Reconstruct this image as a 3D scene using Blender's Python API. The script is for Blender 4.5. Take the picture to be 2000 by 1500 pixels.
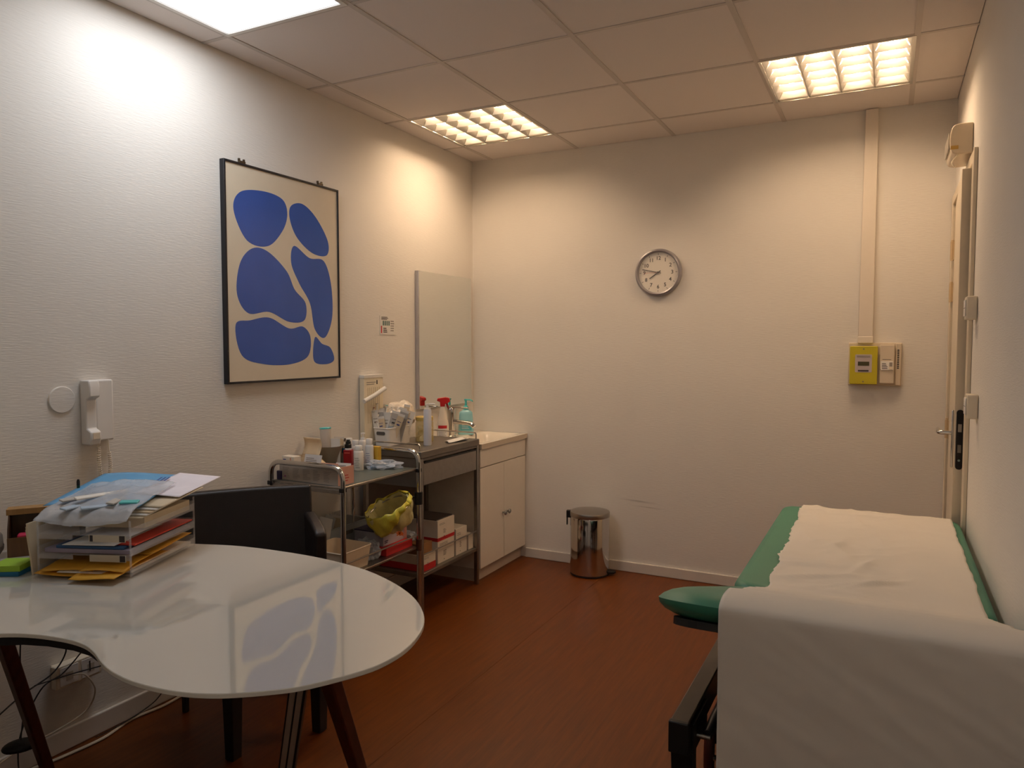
import bpy, bmesh, math, random
from mathutils import Vector, Matrix, noise as mnoise
R = math.radians
rnd = random.Random(7)
for o in list(bpy.data.objects):
    bpy.data.objects.remove(o, do_unlink=True)
scene = bpy.context.scene
C = scene.collection

# ------------------------------------------------------------------ camera, world, exposure
RW, CH, FRONT = 2.746, 2.581, -4.95          # room width, ceiling height, wall behind the camera
cam = bpy.data.cameras.new('camera'); cam_o = bpy.data.objects.new('camera', cam); C.objects.link(cam_o)
cam.sensor_width = 36.0; cam.sensor_fit = 'HORIZONTAL'; cam.lens = 1435.15 / 2000 * 36; cam.clip_start = 0.02
PITCH, YAW, ROLL = -0.05292, -0.472185, 0.00025
fw = Vector((math.sin(YAW) * math.cos(PITCH), math.cos(YAW) * math.cos(PITCH), math.sin(PITCH)))
rt = Vector((math.cos(YAW), -math.sin(YAW), 0)); up = rt.cross(fw)
rt, up = rt * math.cos(ROLL) + up * math.sin(ROLL), up * math.cos(ROLL) - rt * math.sin(ROLL)
m = Matrix((rt, up, -fw)).transposed().to_4x4(); m.translation = Vector((2.46865, -4.25613, 1.37772))
cam_o.matrix_world = m
scene.camera = cam_o
w = bpy.data.worlds.new('world'); scene.world = w; w.use_nodes = True
w.node_tree.nodes['Background'].inputs[0].default_value = (0.6, 0.55, 0.5, 1)
w.node_tree.nodes['Background'].inputs[1].default_value = 0.02
LED_GLOW, LED_WATT, LED_SPREAD, LED_COL = 1.2, 8.4, 178, (0.92, 0.95, 1.0)
FILL_WATT, FILL_COL = 1.9, (1.0, 0.93, 0.85)
TUBE_STRENGTH, TUBE_COL = 62.0, (1.0, 0.71, 0.46)
vs = scene.view_settings
vs.view_transform = 'Standard'; vs.look = 'None'; vs.gamma = 1.0; vs.use_curve_mapping = False
vs.exposure = 0.0
cy = scene.cycles
cy.use_denoising = True; cy.sample_clamp_indirect = 4.0; cy.blur_glossy = 0.6
cy.max_bounces = 10; cy.diffuse_bounces = 6; cy.glossy_bounces = 5; cy.transmission_bounces = 10; cy.transparent_max_bounces = 16

# ------------------------------------------------------------------ materials
def lin(c):
    if isinstance(c, str):
        c = tuple(int(c[i:i + 2], 16) for i in (0, 2, 4))
    return tuple(((v / 255) / 12.92 if v / 255 <= 0.04045 else ((v / 255 + 0.055) / 1.055) ** 2.4) for v in c)
MATS = {}
def mat(name, col, rough=0.5, metal=0.0, var=0.04, vscale=18.0, bump=0.0, bscale=(60, 60, 60), trans=0.0, ior=1.45, coat=0.0, spec=None, sss=0.0, alpha=1.0):
    if name in MATS: return MATS[name]
    mt = bpy.data.materials.new(name); MATS[name] = mt; mt.use_nodes = True
    nt = mt.node_tree; N = nt.nodes; L = nt.links; b = N['Principled BSDF']
    c = lin(col); b.inputs['Roughness'].default_value = rough; b.inputs['Metallic'].default_value = metal
    tc = N.new('ShaderNodeTexCoord')
    if var > 0:
        nz = N.new('ShaderNodeTexNoise'); nz.inputs['Scale'].default_value = vscale; nz.inputs['Detail'].default_value = 3
        L.new(tc.outputs['Object'], nz.inputs['Vector'])
        rp = N.new('ShaderNodeValToRGB')
        rp.color_ramp.elements[0].position = 0.3; rp.color_ramp.elements[1].position = 0.7
        rp.color_ramp.elements[0].color = tuple(v * (1 - var) for v in c) + (1,)
        rp.color_ramp.elements[1].color = tuple(min(1, v * (1 + var)) for v in c) + (1,)
        L.new(nz.outputs['Fac'], rp.inputs['Fac']); L.new(rp.outputs['Color'], b.inputs['Base Color'])
    else:
        b.inputs['Base Color'].default_value = c + (1,)
    if bump > 0:
        mp = N.new('ShaderNodeMapping'); mp.inputs['Scale'].default_value = bscale
        L.new(tc.outputs['Object'], mp.inputs['Vector'])
        n2 = N.new('ShaderNodeTexNoise'); n2.inputs['Scale'].default_value = 1; n2.inputs['Detail'].default_value = 2
        L.new(mp.outputs['Vector'], n2.inputs['Vector'])
        bp = N.new('ShaderNodeBump'); bp.inputs['Strength'].default_value = bump; bp.inputs['Distance'].default_value = 0.002
        L.new(n2.outputs['Fac'], bp.inputs['Height']); L.new(bp.outputs['Normal'], b.inputs['Normal'])
    if trans > 0: b.inputs['Transmission Weight'].default_value = trans; b.inputs['IOR'].default_value = ior
    if coat > 0: b.inputs['Coat Weight'].default_value = coat; b.inputs['Coat Roughness'].default_value = 0.04
    if spec is not None: b.inputs['Specular IOR Level'].default_value = spec
    if sss > 0:
        b.inputs['Subsurface Weight'].default_value = sss; b.inputs['Subsurface Radius'].default_value = (0.02, 0.02, 0.02)
    if alpha < 1: b.inputs['Alpha'].default_value = alpha
    return mt
def emit(name, col, strength):
    mt = bpy.data.materials.new(name); mt.use_nodes = True; N = mt.node_tree.nodes; b = N['Principled BSDF']
    b.inputs['Base Color'].default_value = (0.8, 0.8, 0.8, 1)
    b.inputs['Emission Color'].default_value = tuple(col) + (1,); b.inputs['Emission Strength'].default_value = strength
    return mt
def wood_floor():
    mt = bpy.data.materials.new('wood_vinyl'); mt.use_nodes = True
    nt = mt.node_tree; N = nt.nodes; L = nt.links; b = N['Principled BSDF']
    tc = N.new('ShaderNodeTexCoord'); mp = N.new('ShaderNodeMapping'); mp.inputs['Scale'].default_value = (38, 2.2, 1)
    L.new(tc.outputs['Object'], mp.inputs['Vector'])
    nz = N.new('ShaderNodeTexNoise'); nz.inputs['Scale'].default_value = 1.6; nz.inputs['Detail'].default_value = 8; nz.inputs['Roughness'].default_value = 0.65
    L.new(mp.outputs['Vector'], nz.inputs['Vector'])
    rp = N.new('ShaderNodeValToRGB'); e = rp.color_ramp.elements
    e[0].position = 0.28; e[0].color = lin((82, 39, 6)) + (1,); e[1].position = 0.72; e[1].color = lin((110, 57, 11)) + (1,)
    L.new(nz.outputs['Fac'], rp.inputs['Fac'])
    n2 = N.new('ShaderNodeTexNoise'); n2.inputs['Scale'].default_value = 1.3; n2.inputs['Detail'].default_value = 2
    L.new(tc.outputs['Object'], n2.inputs['Vector'])
    mx = N.new('ShaderNodeMix'); mx.data_type = 'RGBA'; mx.blend_type = 'MULTIPLY'
    r2 = N.new('ShaderNodeValToRGB'); r2.color_ramp.elements[0].color = (0.86, 0.80, 0.78, 1); r2.color_ramp.elements[1].color = (1, 1, 1, 1)
    L.new(n2.outputs['Fac'], r2.inputs['Fac'])
    mx.inputs[0].default_value = 1.0
    L.new(rp.outputs['Color'], mx.inputs[6]); L.new(r2.outputs['Color'], mx.inputs[7]); L.new(mx.outputs[2], b.inputs['Base Color'])
    b.inputs['Roughness'].default_value = 0.38; b.inputs['Specular IOR Level'].default_value = 0.3
    bp = N.new('ShaderNodeBump'); bp.inputs['Strength'].default_value = 0.12; bp.inputs['Distance'].default_value = 0.001
    L.new(nz.outputs['Fac'], bp.inputs['Height']); L.new(bp.outputs['Normal'], b.inputs['Normal'])
    return mt
def wood(name, c0, c1, scale=(60, 60, 4), rough=0.4):
    mt = bpy.data.materials.new(name); mt.use_nodes = True
    nt = mt.node_tree; N = nt.nodes; L = nt.links; b = N['Principled BSDF']
    tc = N.new('ShaderNodeTexCoord'); mp = N.new('ShaderNodeMapping'); mp.inputs['Scale'].default_value = scale
    L.new(tc.outputs['Object'], mp.inputs['Vector'])
    nz = N.new('ShaderNodeTexNoise'); nz.inputs['Scale'].default_value = 1; nz.inputs['Detail'].default_value = 5
    L.new(mp.outputs['Vector'], nz.inputs['Vector'])
    rp = N.new('ShaderNodeValToRGB'); e = rp.color_ramp.elements
    e[0].position = 0.3; e[0].color = lin(c0) + (1,); e[1].position = 0.7; e[1].color = lin(c1) + (1,)
    L.new(nz.outputs['Fac'], rp.inputs['Fac']); L.new(rp.outputs['Color'], b.inputs['Base Color'])
    b.inputs['Roughness'].default_value = rough
    return mt
WALL = mat('wallpaper', (226, 221, 213), 0.85, var=0.015, vscale=3, bump=0.4, bscale=(24, 24, 270), spec=0.2)
TILE = mat('ceiling_tile_white', (228, 220, 215), 0.95, var=0.03, vscale=400, bump=0.15, bscale=(300, 300, 300), spec=0.1)
GRID = mat('grid_white', (200, 191, 184), 0.5, var=0)
DARKGAP = mat('plenum_dark', (60, 54, 50), 0.9, var=0)
BASEB = mat('baseboard_white', (214, 206, 196), 0.45, var=0.02)
FLOOR = wood_floor()
WHITE = mat('white_plastic', (232, 228, 222), 0.35, var=0.015)
CREAM = mat('cream_plastic', (225, 212, 190), 0.4, var=0.02)
LACQ = mat('white_lacquer', (230, 222, 210), 0.28, var=0.01)
STEEL = mat('brushed_steel', (158, 152, 145), 0.36, 1.0, var=0.05, vscale=40, bump=0.05, bscale=(8, 300, 300))
STEELD = mat('trolley_grey', (128, 122, 114), 0.45, 0.75, var=0.04)
CHROME = mat('chrome', (205, 203, 200), 0.08, 1.0, var=0)
ALU = mat('louvre_aluminium', (225, 222, 215), 0.27, 1.0, var=0)
BLACKM = mat('black_metal', (26, 25, 26), 0.45, 0.2, var=0.05)
BLACKP = mat('black_plastic', (18, 17, 18), 0.5, var=0)
LEATHER = mat('black_leather', (34, 27, 25), 0.42, var=0.1, vscale=30, bump=0.25, bscale=(400, 400, 400))
GREEN = mat('green_vinyl', (58, 128, 104), 0.42, var=0.03, vscale=8, bump=0.1, bscale=(500, 500, 500))
PAPER = mat('couch_paper', (226, 219, 208), 0.85, var=0.015, vscale=6, bump=0.3, bscale=(30, 30, 30), spec=0.2)
SHEET = mat('white_paper', (228, 224, 216), 0.7, var=0.02, vscale=30)
CARD = mat('white_carton', (224, 214, 198), 0.55, var=0.03, vscale=20)
CARDC = mat('cream_carton', (220, 196, 160), 0.7, var=0.04)
INK = mat('dark_ink', (52, 46, 48), 0.7, var=0)
GREYINK = mat('grey_ink', (140, 132, 124), 0.7, var=0)
BLUEINK = mat('blue_ink', (52, 72, 140), 0.6, var=0)
REDINK = mat('red_ink', (190, 34, 36), 0.55, var=0.03)
ORANGE = mat('orange_ink', (205, 110, 50), 0.55, var=0.03)
PINK = mat('pink_carton', (222, 168, 150), 0.6, var=0.04)
GLASS_TOP = mat('white_glass', (206, 204, 196), 0.03, var=0.0, coat=1.0, spec=0.5)
GLASS_EDGE = mat('glass_edge', (226, 226, 216), 0.15, var=0)
CLEAR = mat('clear_acrylic', (225, 226, 230), 0.05, var=0, alpha=0.2)
FILM = mat('clear_film', (214, 220, 228), 0.2, var=0.05, alpha=0.5, bump=0.5, bscale=(90, 90, 90))
WALNUT = wood('dark_walnut', (58, 24, 16), (86, 38, 22))
YELLOW = mat('yellow_bag', (216, 204, 74), 0.35, var=0.1, vscale=14, bump=0.9, bscale=(40, 40, 40))
PALEY = mat('pale_bag_film', (206, 198, 140), 0.3, var=0.15, vscale=14, bump=0.9, bscale=(45, 45, 45))
TEAL = mat('teal_plastic', (150, 206, 212), 0.25, var=0.02)
TEALC = mat('teal_pump', (84, 190, 190), 0.3, var=0)
REDP = mat('red_plastic', (188, 30, 32), 0.3, var=0.02)
REDB = mat('dark_red_plastic', (150, 22, 28), 0.3, var=0.03)
MIRROR = mat('mirror_silver', (236, 238, 234), 0.015, 1.0, var=0)
PURPLE = mat('dark_purple', (52, 42, 80), 0.4, var=0.03)
BROWNC = mat('brown_kraft', (140, 98, 56), 0.75, var=0.06)

# ------------------------------------------------------------------ mesh helpers
class MB:
    def __init__(s): s.v = []; s.f = []; s.mi = []; s.cur = 0
    def mat(s, i): s.cur = i; return s
    def add(s, vs_, fs):
        k = len(s.v); s.v += [tuple(p) for p in vs_]
        for f in fs: s.f.append(tuple(i + k for i in f)); s.mi.append(s.cur)
        return s
    def box(s, x0, x1, y0, y1, z0, z1, M=None):
        P = [Vector(p) for p in ((x0, y0, z0), (x1, y0, z0), (x1, y1, z0), (x0, y1, z0), (x0, y0, z1), (x1, y0, z1), (x1, y1, z1), (x0, y1, z1))]
        if M is not None: P = [M @ p for p in P]
        return s.add(P, [(0, 3, 2, 1), (4, 5, 6, 7), (0, 1, 5, 4), (1, 2, 6, 5), (2, 3, 7, 6), (3, 0, 4, 7)])
    def quad(s, a, b, c, d): return s.add([a, b, c, d], [(0, 1, 2, 3)])
    def prism(s, poly, h0, h1, axis='z'):
        n = len(poly)
        def P(u, v, h): return (u, v, h) if axis == 'z' else ((h, u, v) if axis == 'x' else (u, h, v))
        V = [P(u, v, h0) for u, v in poly] + [P(u, v, h1) for u, v in poly]
        F = [tuple(range(n - 1, -1, -1)), tuple(range(n, 2 * n))] + [(i, (i + 1) % n, n + (i + 1) % n, n + i) for i in range(n)]
        return s.add(V, F)
    def lathe(s, prof, n=24, o=(0, 0, 0), M=None, capb=True, capt=True):
        V = []
        for r, z in prof:
            for k in range(n):
                a = 2 * math.pi * k / n; p = Vector((r * math.cos(a), r * math.sin(a), z))
                if M is not None: p = M @ p
                V.append(p + Vector(o))
        F = []
        for j in range(len(prof) - 1):
            for k in range(n):
                F.append((j * n + k, j * n + (k + 1) % n, (j + 1) * n + (k + 1) % n, (j + 1) * n + k))
        if capb: F.append(tuple(range(n - 1, -1, -1)))
        if capt: F.append(tuple((len(prof) - 1) * n + k for k in range(n)))
        return s.add(V, F)
    def tube(s, pts, r, n=8, closed=False):
        pts = [Vector(p) for p in pts]; m_ = len(pts); V = []; up_ = None
        for i, p in enumerate(pts):
            if closed: t = pts[(i + 1) % m_] - pts[i - 1]
            else: t = pts[min(i + 1, m_ - 1)] - pts[max(i - 1, 0)]
            t.normalize()
            if up_ is None: up_ = Vector((0, 0, 1)) if abs(t.z) < 0.9 else Vector((1, 0, 0))
            a = t.cross(up_)
            if a.length < 1e-6: a = t.cross(Vector((0.3, 1, 0.2)))
            a.normalize(); b = a.cross(t); b.normalize(); up_ = b
            rr = r[i] if isinstance(r, (list, tuple)) else r
            for k in range(n):
                an = 2 * math.pi * k / n; V.append(p + a * (rr * math.cos(an)) + b * (rr * math.sin(an)))
        F = []
        for j in range(m_ if closed else m_ - 1):
            j2 = (j + 1) % m_
            for k in range(n): F.append((j * n + k, j * n + (k + 1) % n, j2 * n + (k + 1) % n, j2 * n + k))
        if not closed: F.append(tuple(range(n - 1, -1, -1))); F.append(tuple((m_ - 1) * n + k for k in range(n)))
        return s.add(V, F)
    def grid(s, fn, nu, nv):
        V = [fn(i / nu, j / nv) for j in range(nv + 1) for i in range(nu + 1)]
        F = [(j * (nu + 1) + i, j * (nu + 1) + i + 1, (j + 1) * (nu + 1) + i + 1, (j + 1) * (nu + 1) + i) for j in range(nv) for i in range(nu)]
        return s.add(V, F)
    def build(s, name, mats, parent=None, bevel=0, seg=2, smooth=40, solid=0, subsurf=0, loc=None, rot=None, recalc=True):
        me = bpy.data.meshes.new(name); me.from_pydata(s.v, [], s.f)
        mats = mats if isinstance(mats, (list, tuple)) else [mats]
        for q in mats: me.materials.append(q)
        me.polygons.foreach_set('material_index', s.mi)
        if recalc:
            bm = bmesh.new(); bm.from_mesh(me); bmesh.ops.recalc_face_normals(bm, faces=bm.faces); bm.to_mesh(me); bm.free()
        me.update()
        if smooth:
            me.polygons.foreach_set('use_smooth', [True] * len(me.polygons)); me.set_sharp_from_angle(angle=R(smooth))
        o = bpy.data.objects.new(name, me); C.objects.link(o)
        if parent is not None: o.parent = parent
        if loc: o.location = loc
        if rot: o.rotation_euler = rot
        if solid:
            q = o.modifiers.new('thickness', 'SOLIDIFY'); q.thickness = solid; q.offset = 0
        if bevel:
            q = o.modifiers.new('bevel', 'BEVEL'); q.width = bevel; q.segments = seg; q.limit_method = 'ANGLE'; q.angle_limit = R(50)
        if subsurf:
            q = o.modifiers.new('sub', 'SUBSURF'); q.levels = subsurf; q.render_levels = subsurf
        return o
def tag(o, label=None, cat=None, group=None, kind=None):
    if label: o['label'] = label
    if cat: o['category'] = cat
    if group: o['group'] = group
    if kind: o['kind'] = kind
    return o
def thing(name, label, cat, loc=(0, 0, 0), rz=0, group=None, rot=None):
    o = bpy.data.objects.new(name, None); C.objects.link(o); o.location = loc; o.rotation_euler = rot if rot else (0, 0, rz)
    o.empty_display_size = 0.05
    return tag(o, label, cat, group)
def struct(o, label=None, cat=None): return tag(o, label, cat, kind='structure')
def rbox(x0, x1, y0, y1, z0, z1): return MB().box(x0, x1, y0, y1, z0, z1)
def rpath(pts, r, n=6):
    out = [Vector(pts[0])]
    for i in range(1, len(pts) - 1):
        a, b, c = Vector(pts[i - 1]), Vector(pts[i]), Vector(pts[i + 1])
        d1 = (a - b).normalized(); d2 = (c - b).normalized(); rr = min(r, (a - b).length * .49, (c - b).length * .49)
        p, q = b + d1 * rr, b + d2 * rr
        for k in range(n + 1):
            t = k / n; out.append(p * (1 - t) ** 2 + b * (2 * t * (1 - t)) + q * t * t)
    out.append(Vector(pts[-1])); return out
def spline(pts, n=8, closed=False):
    P = [Vector(p) for p in pts]; out = []; m_ = len(P)
    for i in range(m_ if closed else m_ - 1):
        if closed: a, b, c, d = P[i - 1], P[i], P[(i + 1) % m_], P[(i + 2) % m_]
        else: a, b, c, d = P[max(i - 1, 0)], P[i], P[i + 1], P[min(i + 2, m_ - 1)]
        for k in range(n):
            t = k / n
            out.append(0.5 * ((2 * b) + (c - a) * t + (2 * a - 5 * b + 4 * c - d) * t * t + (3 * b - a - 3 * c + d) * t ** 3))
    if not closed: out.append(P[-1])
    return out
def rrect(x0, x1, y0, y1, r, n=5):
    out = []
    for cx, cy_, a0 in ((x1 - r, y1 - r, 0), (x0 + r, y1 - r, 90), (x0 + r, y0 + r, 180), (x1 - r, y0 + r, 270)):
        for k in range(n + 1):
            a = R(a0 + 90 * k / n); out.append((cx + r * math.cos(a), cy_ + r * math.sin(a)))
    return out
def nz(x, y, z=0.0, s=1.0): return mnoise.noise(Vector((x * s, y * s, z * s)))
def crumple(name, mtl, parent, sx, sy, sz, seed=0, amp=0.35, freq=3.0, n=3):
    bm = bmesh.new(); bmesh.ops.create_icosphere(bm, subdivisions=n, radius=1.0)
    me = bpy.data.meshes.new(name)
    for v in bm.verts:
        p = v.co.copy(); k = 1 + amp * mnoise.noise(p * freq + Vector((seed * 7.3, seed, 0))) + amp * .4 * mnoise.noise(p * freq * 3 + Vector((seed, 3, 0)))
        zz = max(p.z * k, -0.55); v.co = Vector((p.x * k * sx, p.y * k * sy, (zz + 0.55) * sz / 1.55))
    bm.to_mesh(me); bm.free(); me.materials.append(mtl)
    o = bpy.data.objects.new(name, me); C.objects.link(o); o.parent = parent
    return o
def text(name, body, size, mtl, parent, M, extrude=0.0004):
    cu = bpy.data.curves.new(name, 'FONT'); cu.body = body; cu.size = size; cu.align_x = 'CENTER'; cu.align_y = 'CENTER'; cu.extrude = extrude; cu.offset = size * .02; cu.resolution_u = 3
    t = bpy.data.objects.new(name, cu); C.objects.link(t)
    dg = bpy.context.evaluated_depsgraph_get(); me = bpy.data.meshes.new_from_object(t.evaluated_get(dg))
    bpy.data.objects.remove(t, do_unlink=True); me.name = name; me.materials.clear(); me.materials.append(mtl); me.transform(M)
    o = bpy.data.objects.new(name, me); C.objects.link(o); o.parent = parent
    return o
def copy_tree(o, parent=None):
    c = o.copy(); C.objects.link(c); c.parent = parent
    for ch in list(o.children): copy_tree(ch, c)
    return c
def frame(ox, ux, uy, uz):
    """matrix with columns ux, uy, uz at ox"""
    mm = Matrix((Vector(ux), Vector(uy), Vector(uz))).transposed().to_4x4(); mm.translation = Vector(ox); return mm
def lines(mb, rows, x0, x1, y0, y1, M, fill=0.5, seed=1, jitter=True):
    """rows of flat print between (x0,y0) and (x1,y1) of the plane M, standing 0.3 mm proud"""
    rr = random.Random(seed); dy = (y1 - y0) / rows
    for i in range(rows):
        yb = y0 + i * dy; xe = x1 if not jitter else x0 + (x1 - x0) * rr.uniform(0.55, 1.0)
        mb.add([M @ Vector(p) for p in ((x0, yb, .0004), (xe, yb, .0004), (xe, yb + dy * fill, .0004), (x0, yb + dy * fill, .0004))], [(0, 1, 2, 3)])
    return mb

# ------------------------------------------------------------------ room shell
struct(rbox(-0.1, RW + 0.5, FRONT - 0.1, 0.1, -0.1, -0.003).build('floor', mat('screed', (90, 80, 70), 0.9), smooth=0), 'reddish brown wood-look vinyl floor', 'floor')
FL = bpy.data.objects['floor']
rbox(0.0, 0.988, FRONT, 0.0, -0.003, 0.0).build('vinyl_sheet', FLOOR, FL, smooth=0)
rbox(0.9892, RW + 0.2, FRONT, 0.0, -0.003, 0.0).build('vinyl_sheet', FLOOR, FL, smooth=0)
struct(rbox(-0.1, 0.0, FRONT, 0.0, 0, 2.8).build('wall_left', WALL, smooth=0), 'white ribbed-paper wall with the framed poster', 'wall')
WALLB = WALL.copy(); WALLB.name = 'wallpaper_scuffed'; nt = WALLB.node_tree; N, L = nt.nodes, nt.links; bs = N['Principled BSDF']; src = bs.inputs['Base Color'].links[0].from_socket
tc = N.new('ShaderNodeTexCoord'); fac = None
for (sx_, sz_, lx, lz, tilt_) in ((1.15, .437, .17, .010, .05), (1.22, .405, .15, .005, .04)):      # dark rub marks beside the bin
    mp = N.new('ShaderNodeMapping'); mp.vector_type = 'TEXTURE'; mp.inputs['Location'].default_value = (sx_, 0, sz_); mp.inputs['Rotation'].default_value = (0, tilt_, 0); mp.inputs['Scale'].default_value = (lx, 1, lz)
    L.new(tc.outputs['Object'], mp.inputs['Vector']); gr = N.new('ShaderNodeTexGradient'); gr.gradient_type = 'QUADRATIC_SPHERE'; L.new(mp.outputs['Vector'], gr.inputs['Vector'])
    if fac is None: fac = gr.outputs['Fac']
    else:
        ad = N.new('ShaderNodeMath'); ad.operation = 'ADD'; L.new(fac, ad.inputs[0]); L.new(gr.outputs['Fac'], ad.inputs[1]); fac = ad.outputs[0]
mu = N.new('ShaderNodeMath'); mu.operation = 'MULTIPLY'; mu.inputs[1].default_value = .55; L.new(fac, mu.inputs[0])
mx = N.new('ShaderNodeMix'); mx.data_type = 'RGBA'; L.new(mu.outputs[0], mx.inputs[0]); L.new(src, mx.inputs[6]); mx.inputs[7].default_value = lin((120, 108, 98)) + (1,); L.new(mx.outputs[2], bs.inputs['Base Color'])
struct(rbox(-0.1, RW + 0.5, 0.0, 0.1, 0, 2.8).build('wall_back', WALLB, smooth=0), 'white back wall behind the clock', 'wall')
struct(rbox(-0.1, RW + 0.5, FRONT - 0.1, FRONT, 0, 2.8).build('wall_front', WALL, smooth=0), 'white wall behind the viewer', 'wall')
DY0, DY1, DZ = -1.005, -0.085, 2.055
mb = MB(); mb.box(RW, RW + .12, FRONT, DY0, 0, 2.8); mb.box(RW, RW + .12, DY1, 0, 0, 2.8); mb.box(RW, RW + .12, DY0, DY1, DZ, 2.8)
struct(mb.build('wall_right', WALL, smooth=0), 'white side wall beside the couch and the door', 'wall')
struct(rbox(RW + .45, RW + .5, FRONT, 0, 0, 2.8).build('wall_corridor', WALL, smooth=0), 'corridor wall beyond the door opening', 'wall')
# ceiling: soffit slab, tiles and bars of the suspended grid
cl = struct(rbox(-.1, RW + .5, FRONT - .1, .1, 2.8, 2.9).build('ceiling', DARKGAP, smooth=0), 'suspended ceiling of square white tiles', 'ceiling')
GX = [0.0, .143, .743, 1.343, 1.943, 2.543, RW]
GY = [0.0] + [-.342 - .6 * k for k in range(8)] + [FRONT]
LIGHTS = {(1, 1), (4, 1), (1, 4), (4, 7)}
tcache = {}
for i in range(len(GX) - 1):
    for j in range(len(GY) - 1):
        if (i, j) in LIGHTS: continue
        x0, x1, y1, y0 = GX[i] + .003, GX[i + 1] - .003, GY[j] - .003, GY[j + 1] + .003
        key = (round(x1 - x0, 3), round(y1 - y0, 3)); hx, hy = (x1 - x0) / 2, (y1 - y0) / 2
        if key not in tcache:
            o = rbox(-hx, hx, -hy, hy, 0, .015).build('ceiling_tile', TILE, cl, smooth=0); tcache[key] = o.data
        else:
            o = bpy.data.objects.new('ceiling_tile', tcache[key]); C.objects.link(o); o.parent = cl
        o.location = ((x0 + x1) / 2, (y0 + y1) / 2, CH + .0025)
for x in GX[1:-1]:
    MB().box(x - .011, x + .011, FRONT, 0, CH - .0008, CH + .0025).box(x - .002, x + .002, FRONT, 0, CH + .0025, CH + .035).build('grid_bar', GRID, cl, smooth=0)
for j, y in enumerate(GY[1:-1]):
    MB().box(0, RW, y - .009, y + .009, CH, CH + .0025).box(0, RW, y - .002, y + .002, CH + .0025, CH + .03).build('grid_bar', GRID, cl, smooth=0)
# baseboards
def base(name, mb, lab): return struct(mb.build(name, BASEB, smooth=0, bevel=.004), lab, 'baseboard')
base('baseboard_back', rbox(.40, RW, -.014, -.0002, 0, .062), 'low white baseboard along the back wall')
base('baseboard_left', MB().box(.0002, .014, FRONT, -.62, 0, .075), 'low white baseboard along the poster wall')
base('baseboard_right', MB().box(RW - .014, RW - .0002, FRONT, DY0 - .075, 0, .065), 'low white baseboard behind the couch')
# door, slightly ajar into the room
tr = MB(); tr.box(RW - .014, RW - .0002, DY0 - .06, DY0 + .004, 0, DZ + .045); tr.box(RW - .014, RW - .0002, DY1 - .004, -.016, 0, DZ + .045); tr.box(RW - .014, RW - .0002, DY0, DY1, DZ, DZ + .045)
DOORP = mat('door_paint', (220, 206, 182), 0.4, var=0.02)
struct(tr.build('trim_1', DOORP, bevel=.003, smooth=0), 'cream painted casing around the doorway', 'trim')
H, Nn = Vector((2.742, -.115, 0)), Vector((2.7035, -.975, 0))
ang = math.atan2(Nn.y - H.y, Nn.x - H.x); LW = (Nn - H).length
d = thing('door_1', 'cream door standing slightly ajar near the corner', 'door', (H.x, H.y, 0), ang); d['kind'] = 'structure'
# local x runs from hinge to lock edge; room face is at local -y side (thickness towards +y)
rbox(0, LW, 0, .038, .008, DZ - .012).build('leaf', DOORP, d, bevel=.002, smooth=0)
h = rbox(LW - .075, LW - .04, -.008, 0, .90, 1.125).build('handle', CHROME, d, bevel=.003)
hb = MB(); hb.tube(rpath([(LW - .0575, -.006, 1.035), (LW - .0575, -.052, 1.035), (LW - .17, -.052, 1.035)], .016), .0085, 10); hb.build('lever', CHROME, h)
lp = MB(); lp.prism(rrect(.007, .031, .90, 1.13, .011), 0, .003, 'x'); o = lp.build('lock_plate', mat('lock_black', (36, 32, 32), .4, .6, var=0), d, loc=(LW, 0, 0))
rbox(.003, .006, .013, .025, 1.045, 1.075).build('latch', STEEL, o); rbox(.003, .005, .013, .025, .965, .995).build('deadbolt', STEELD, o)
MB().lathe([(.0045, 0), (.0045, .0015)], 12, M=Matrix.Rotation(R(90), 4, 'Y'), o=(.003, .019, .935)).build('screw', CHROME, o)
for z in (1.83, 1.63, .97):
    hg = MB(); hg.tube([(-.004, -.008, z - .045), (-.004, -.008, z + .045)], .0085, 10); hg.box(-.002, .045, -.003, .0, z - .045, z + .045)
    hg.tube([(-.004, -.008, z + .046), (-.004, -.008, z + .053)], .006, 8); hg.build('hinge', mat('hinge_paint', (200, 176, 140), .4, .1), d)

# ------------------------------------------------------------------ ceiling lights
def led_panel(x0, x1, y0, y1, lab, watt, glow, col):
    t = thing('led_panel', lab, 'ceiling light', ((x0 + x1) / 2, (y0 + y1) / 2, CH)); a = .2965; b = .278
    f = MB()
    f.box(-a, a, -a, -b, -.004, .012); f.box(-a, a, b, a, -.004, .012); f.box(-a, -b, -b, b, -.004, .012); f.box(b, a, -b, b, -.004, .012)
    f.build('frame', WHITE, t, bevel=.0015)
    rbox(-b, b, -b, b, .001, .006).build('diffuser', emit('led_glow', col, glow), t, smooth=0)
    rbox(-a, a, -a, a, .0125, .02).build('back_plate', STEELD, t, smooth=0)
    la = bpy.data.lights.new('led_beam', 'AREA'); la.shape = 'RECTANGLE'; la.size = la.size_y = 2 * b - .01; la.energy = watt; la.color = col; la.spread = R(LED_SPREAD)
    lo = bpy.data.objects.new('led_beam', la); C.objects.link(lo); lo.parent = t; lo.location = (0, 0, -.001)
led_panel(GX[1], GX[2], GY[5], GY[4], 'bright cool-white square panel light set in the ceiling above the desk', LED_WATT, LED_GLOW, LED_COL)
led_panel(GX[4], GX[5], GY[8], GY[7], 'added dim fill panel, out of view in the ceiling behind the viewer', FILL_WATT, 1.0, FILL_COL)  # added fill lamp out of view, lifts the hanging couch paper and right wall
TUBE = emit('tube_glow', TUBE_COL, TUBE_STRENGTH)
TUBE_END = mat('tube_cap', (190, 186, 178), .3, .8)
LAM = mat('lamella_satin', (228, 224, 216), 0.34, 0.7, var=0)
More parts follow.
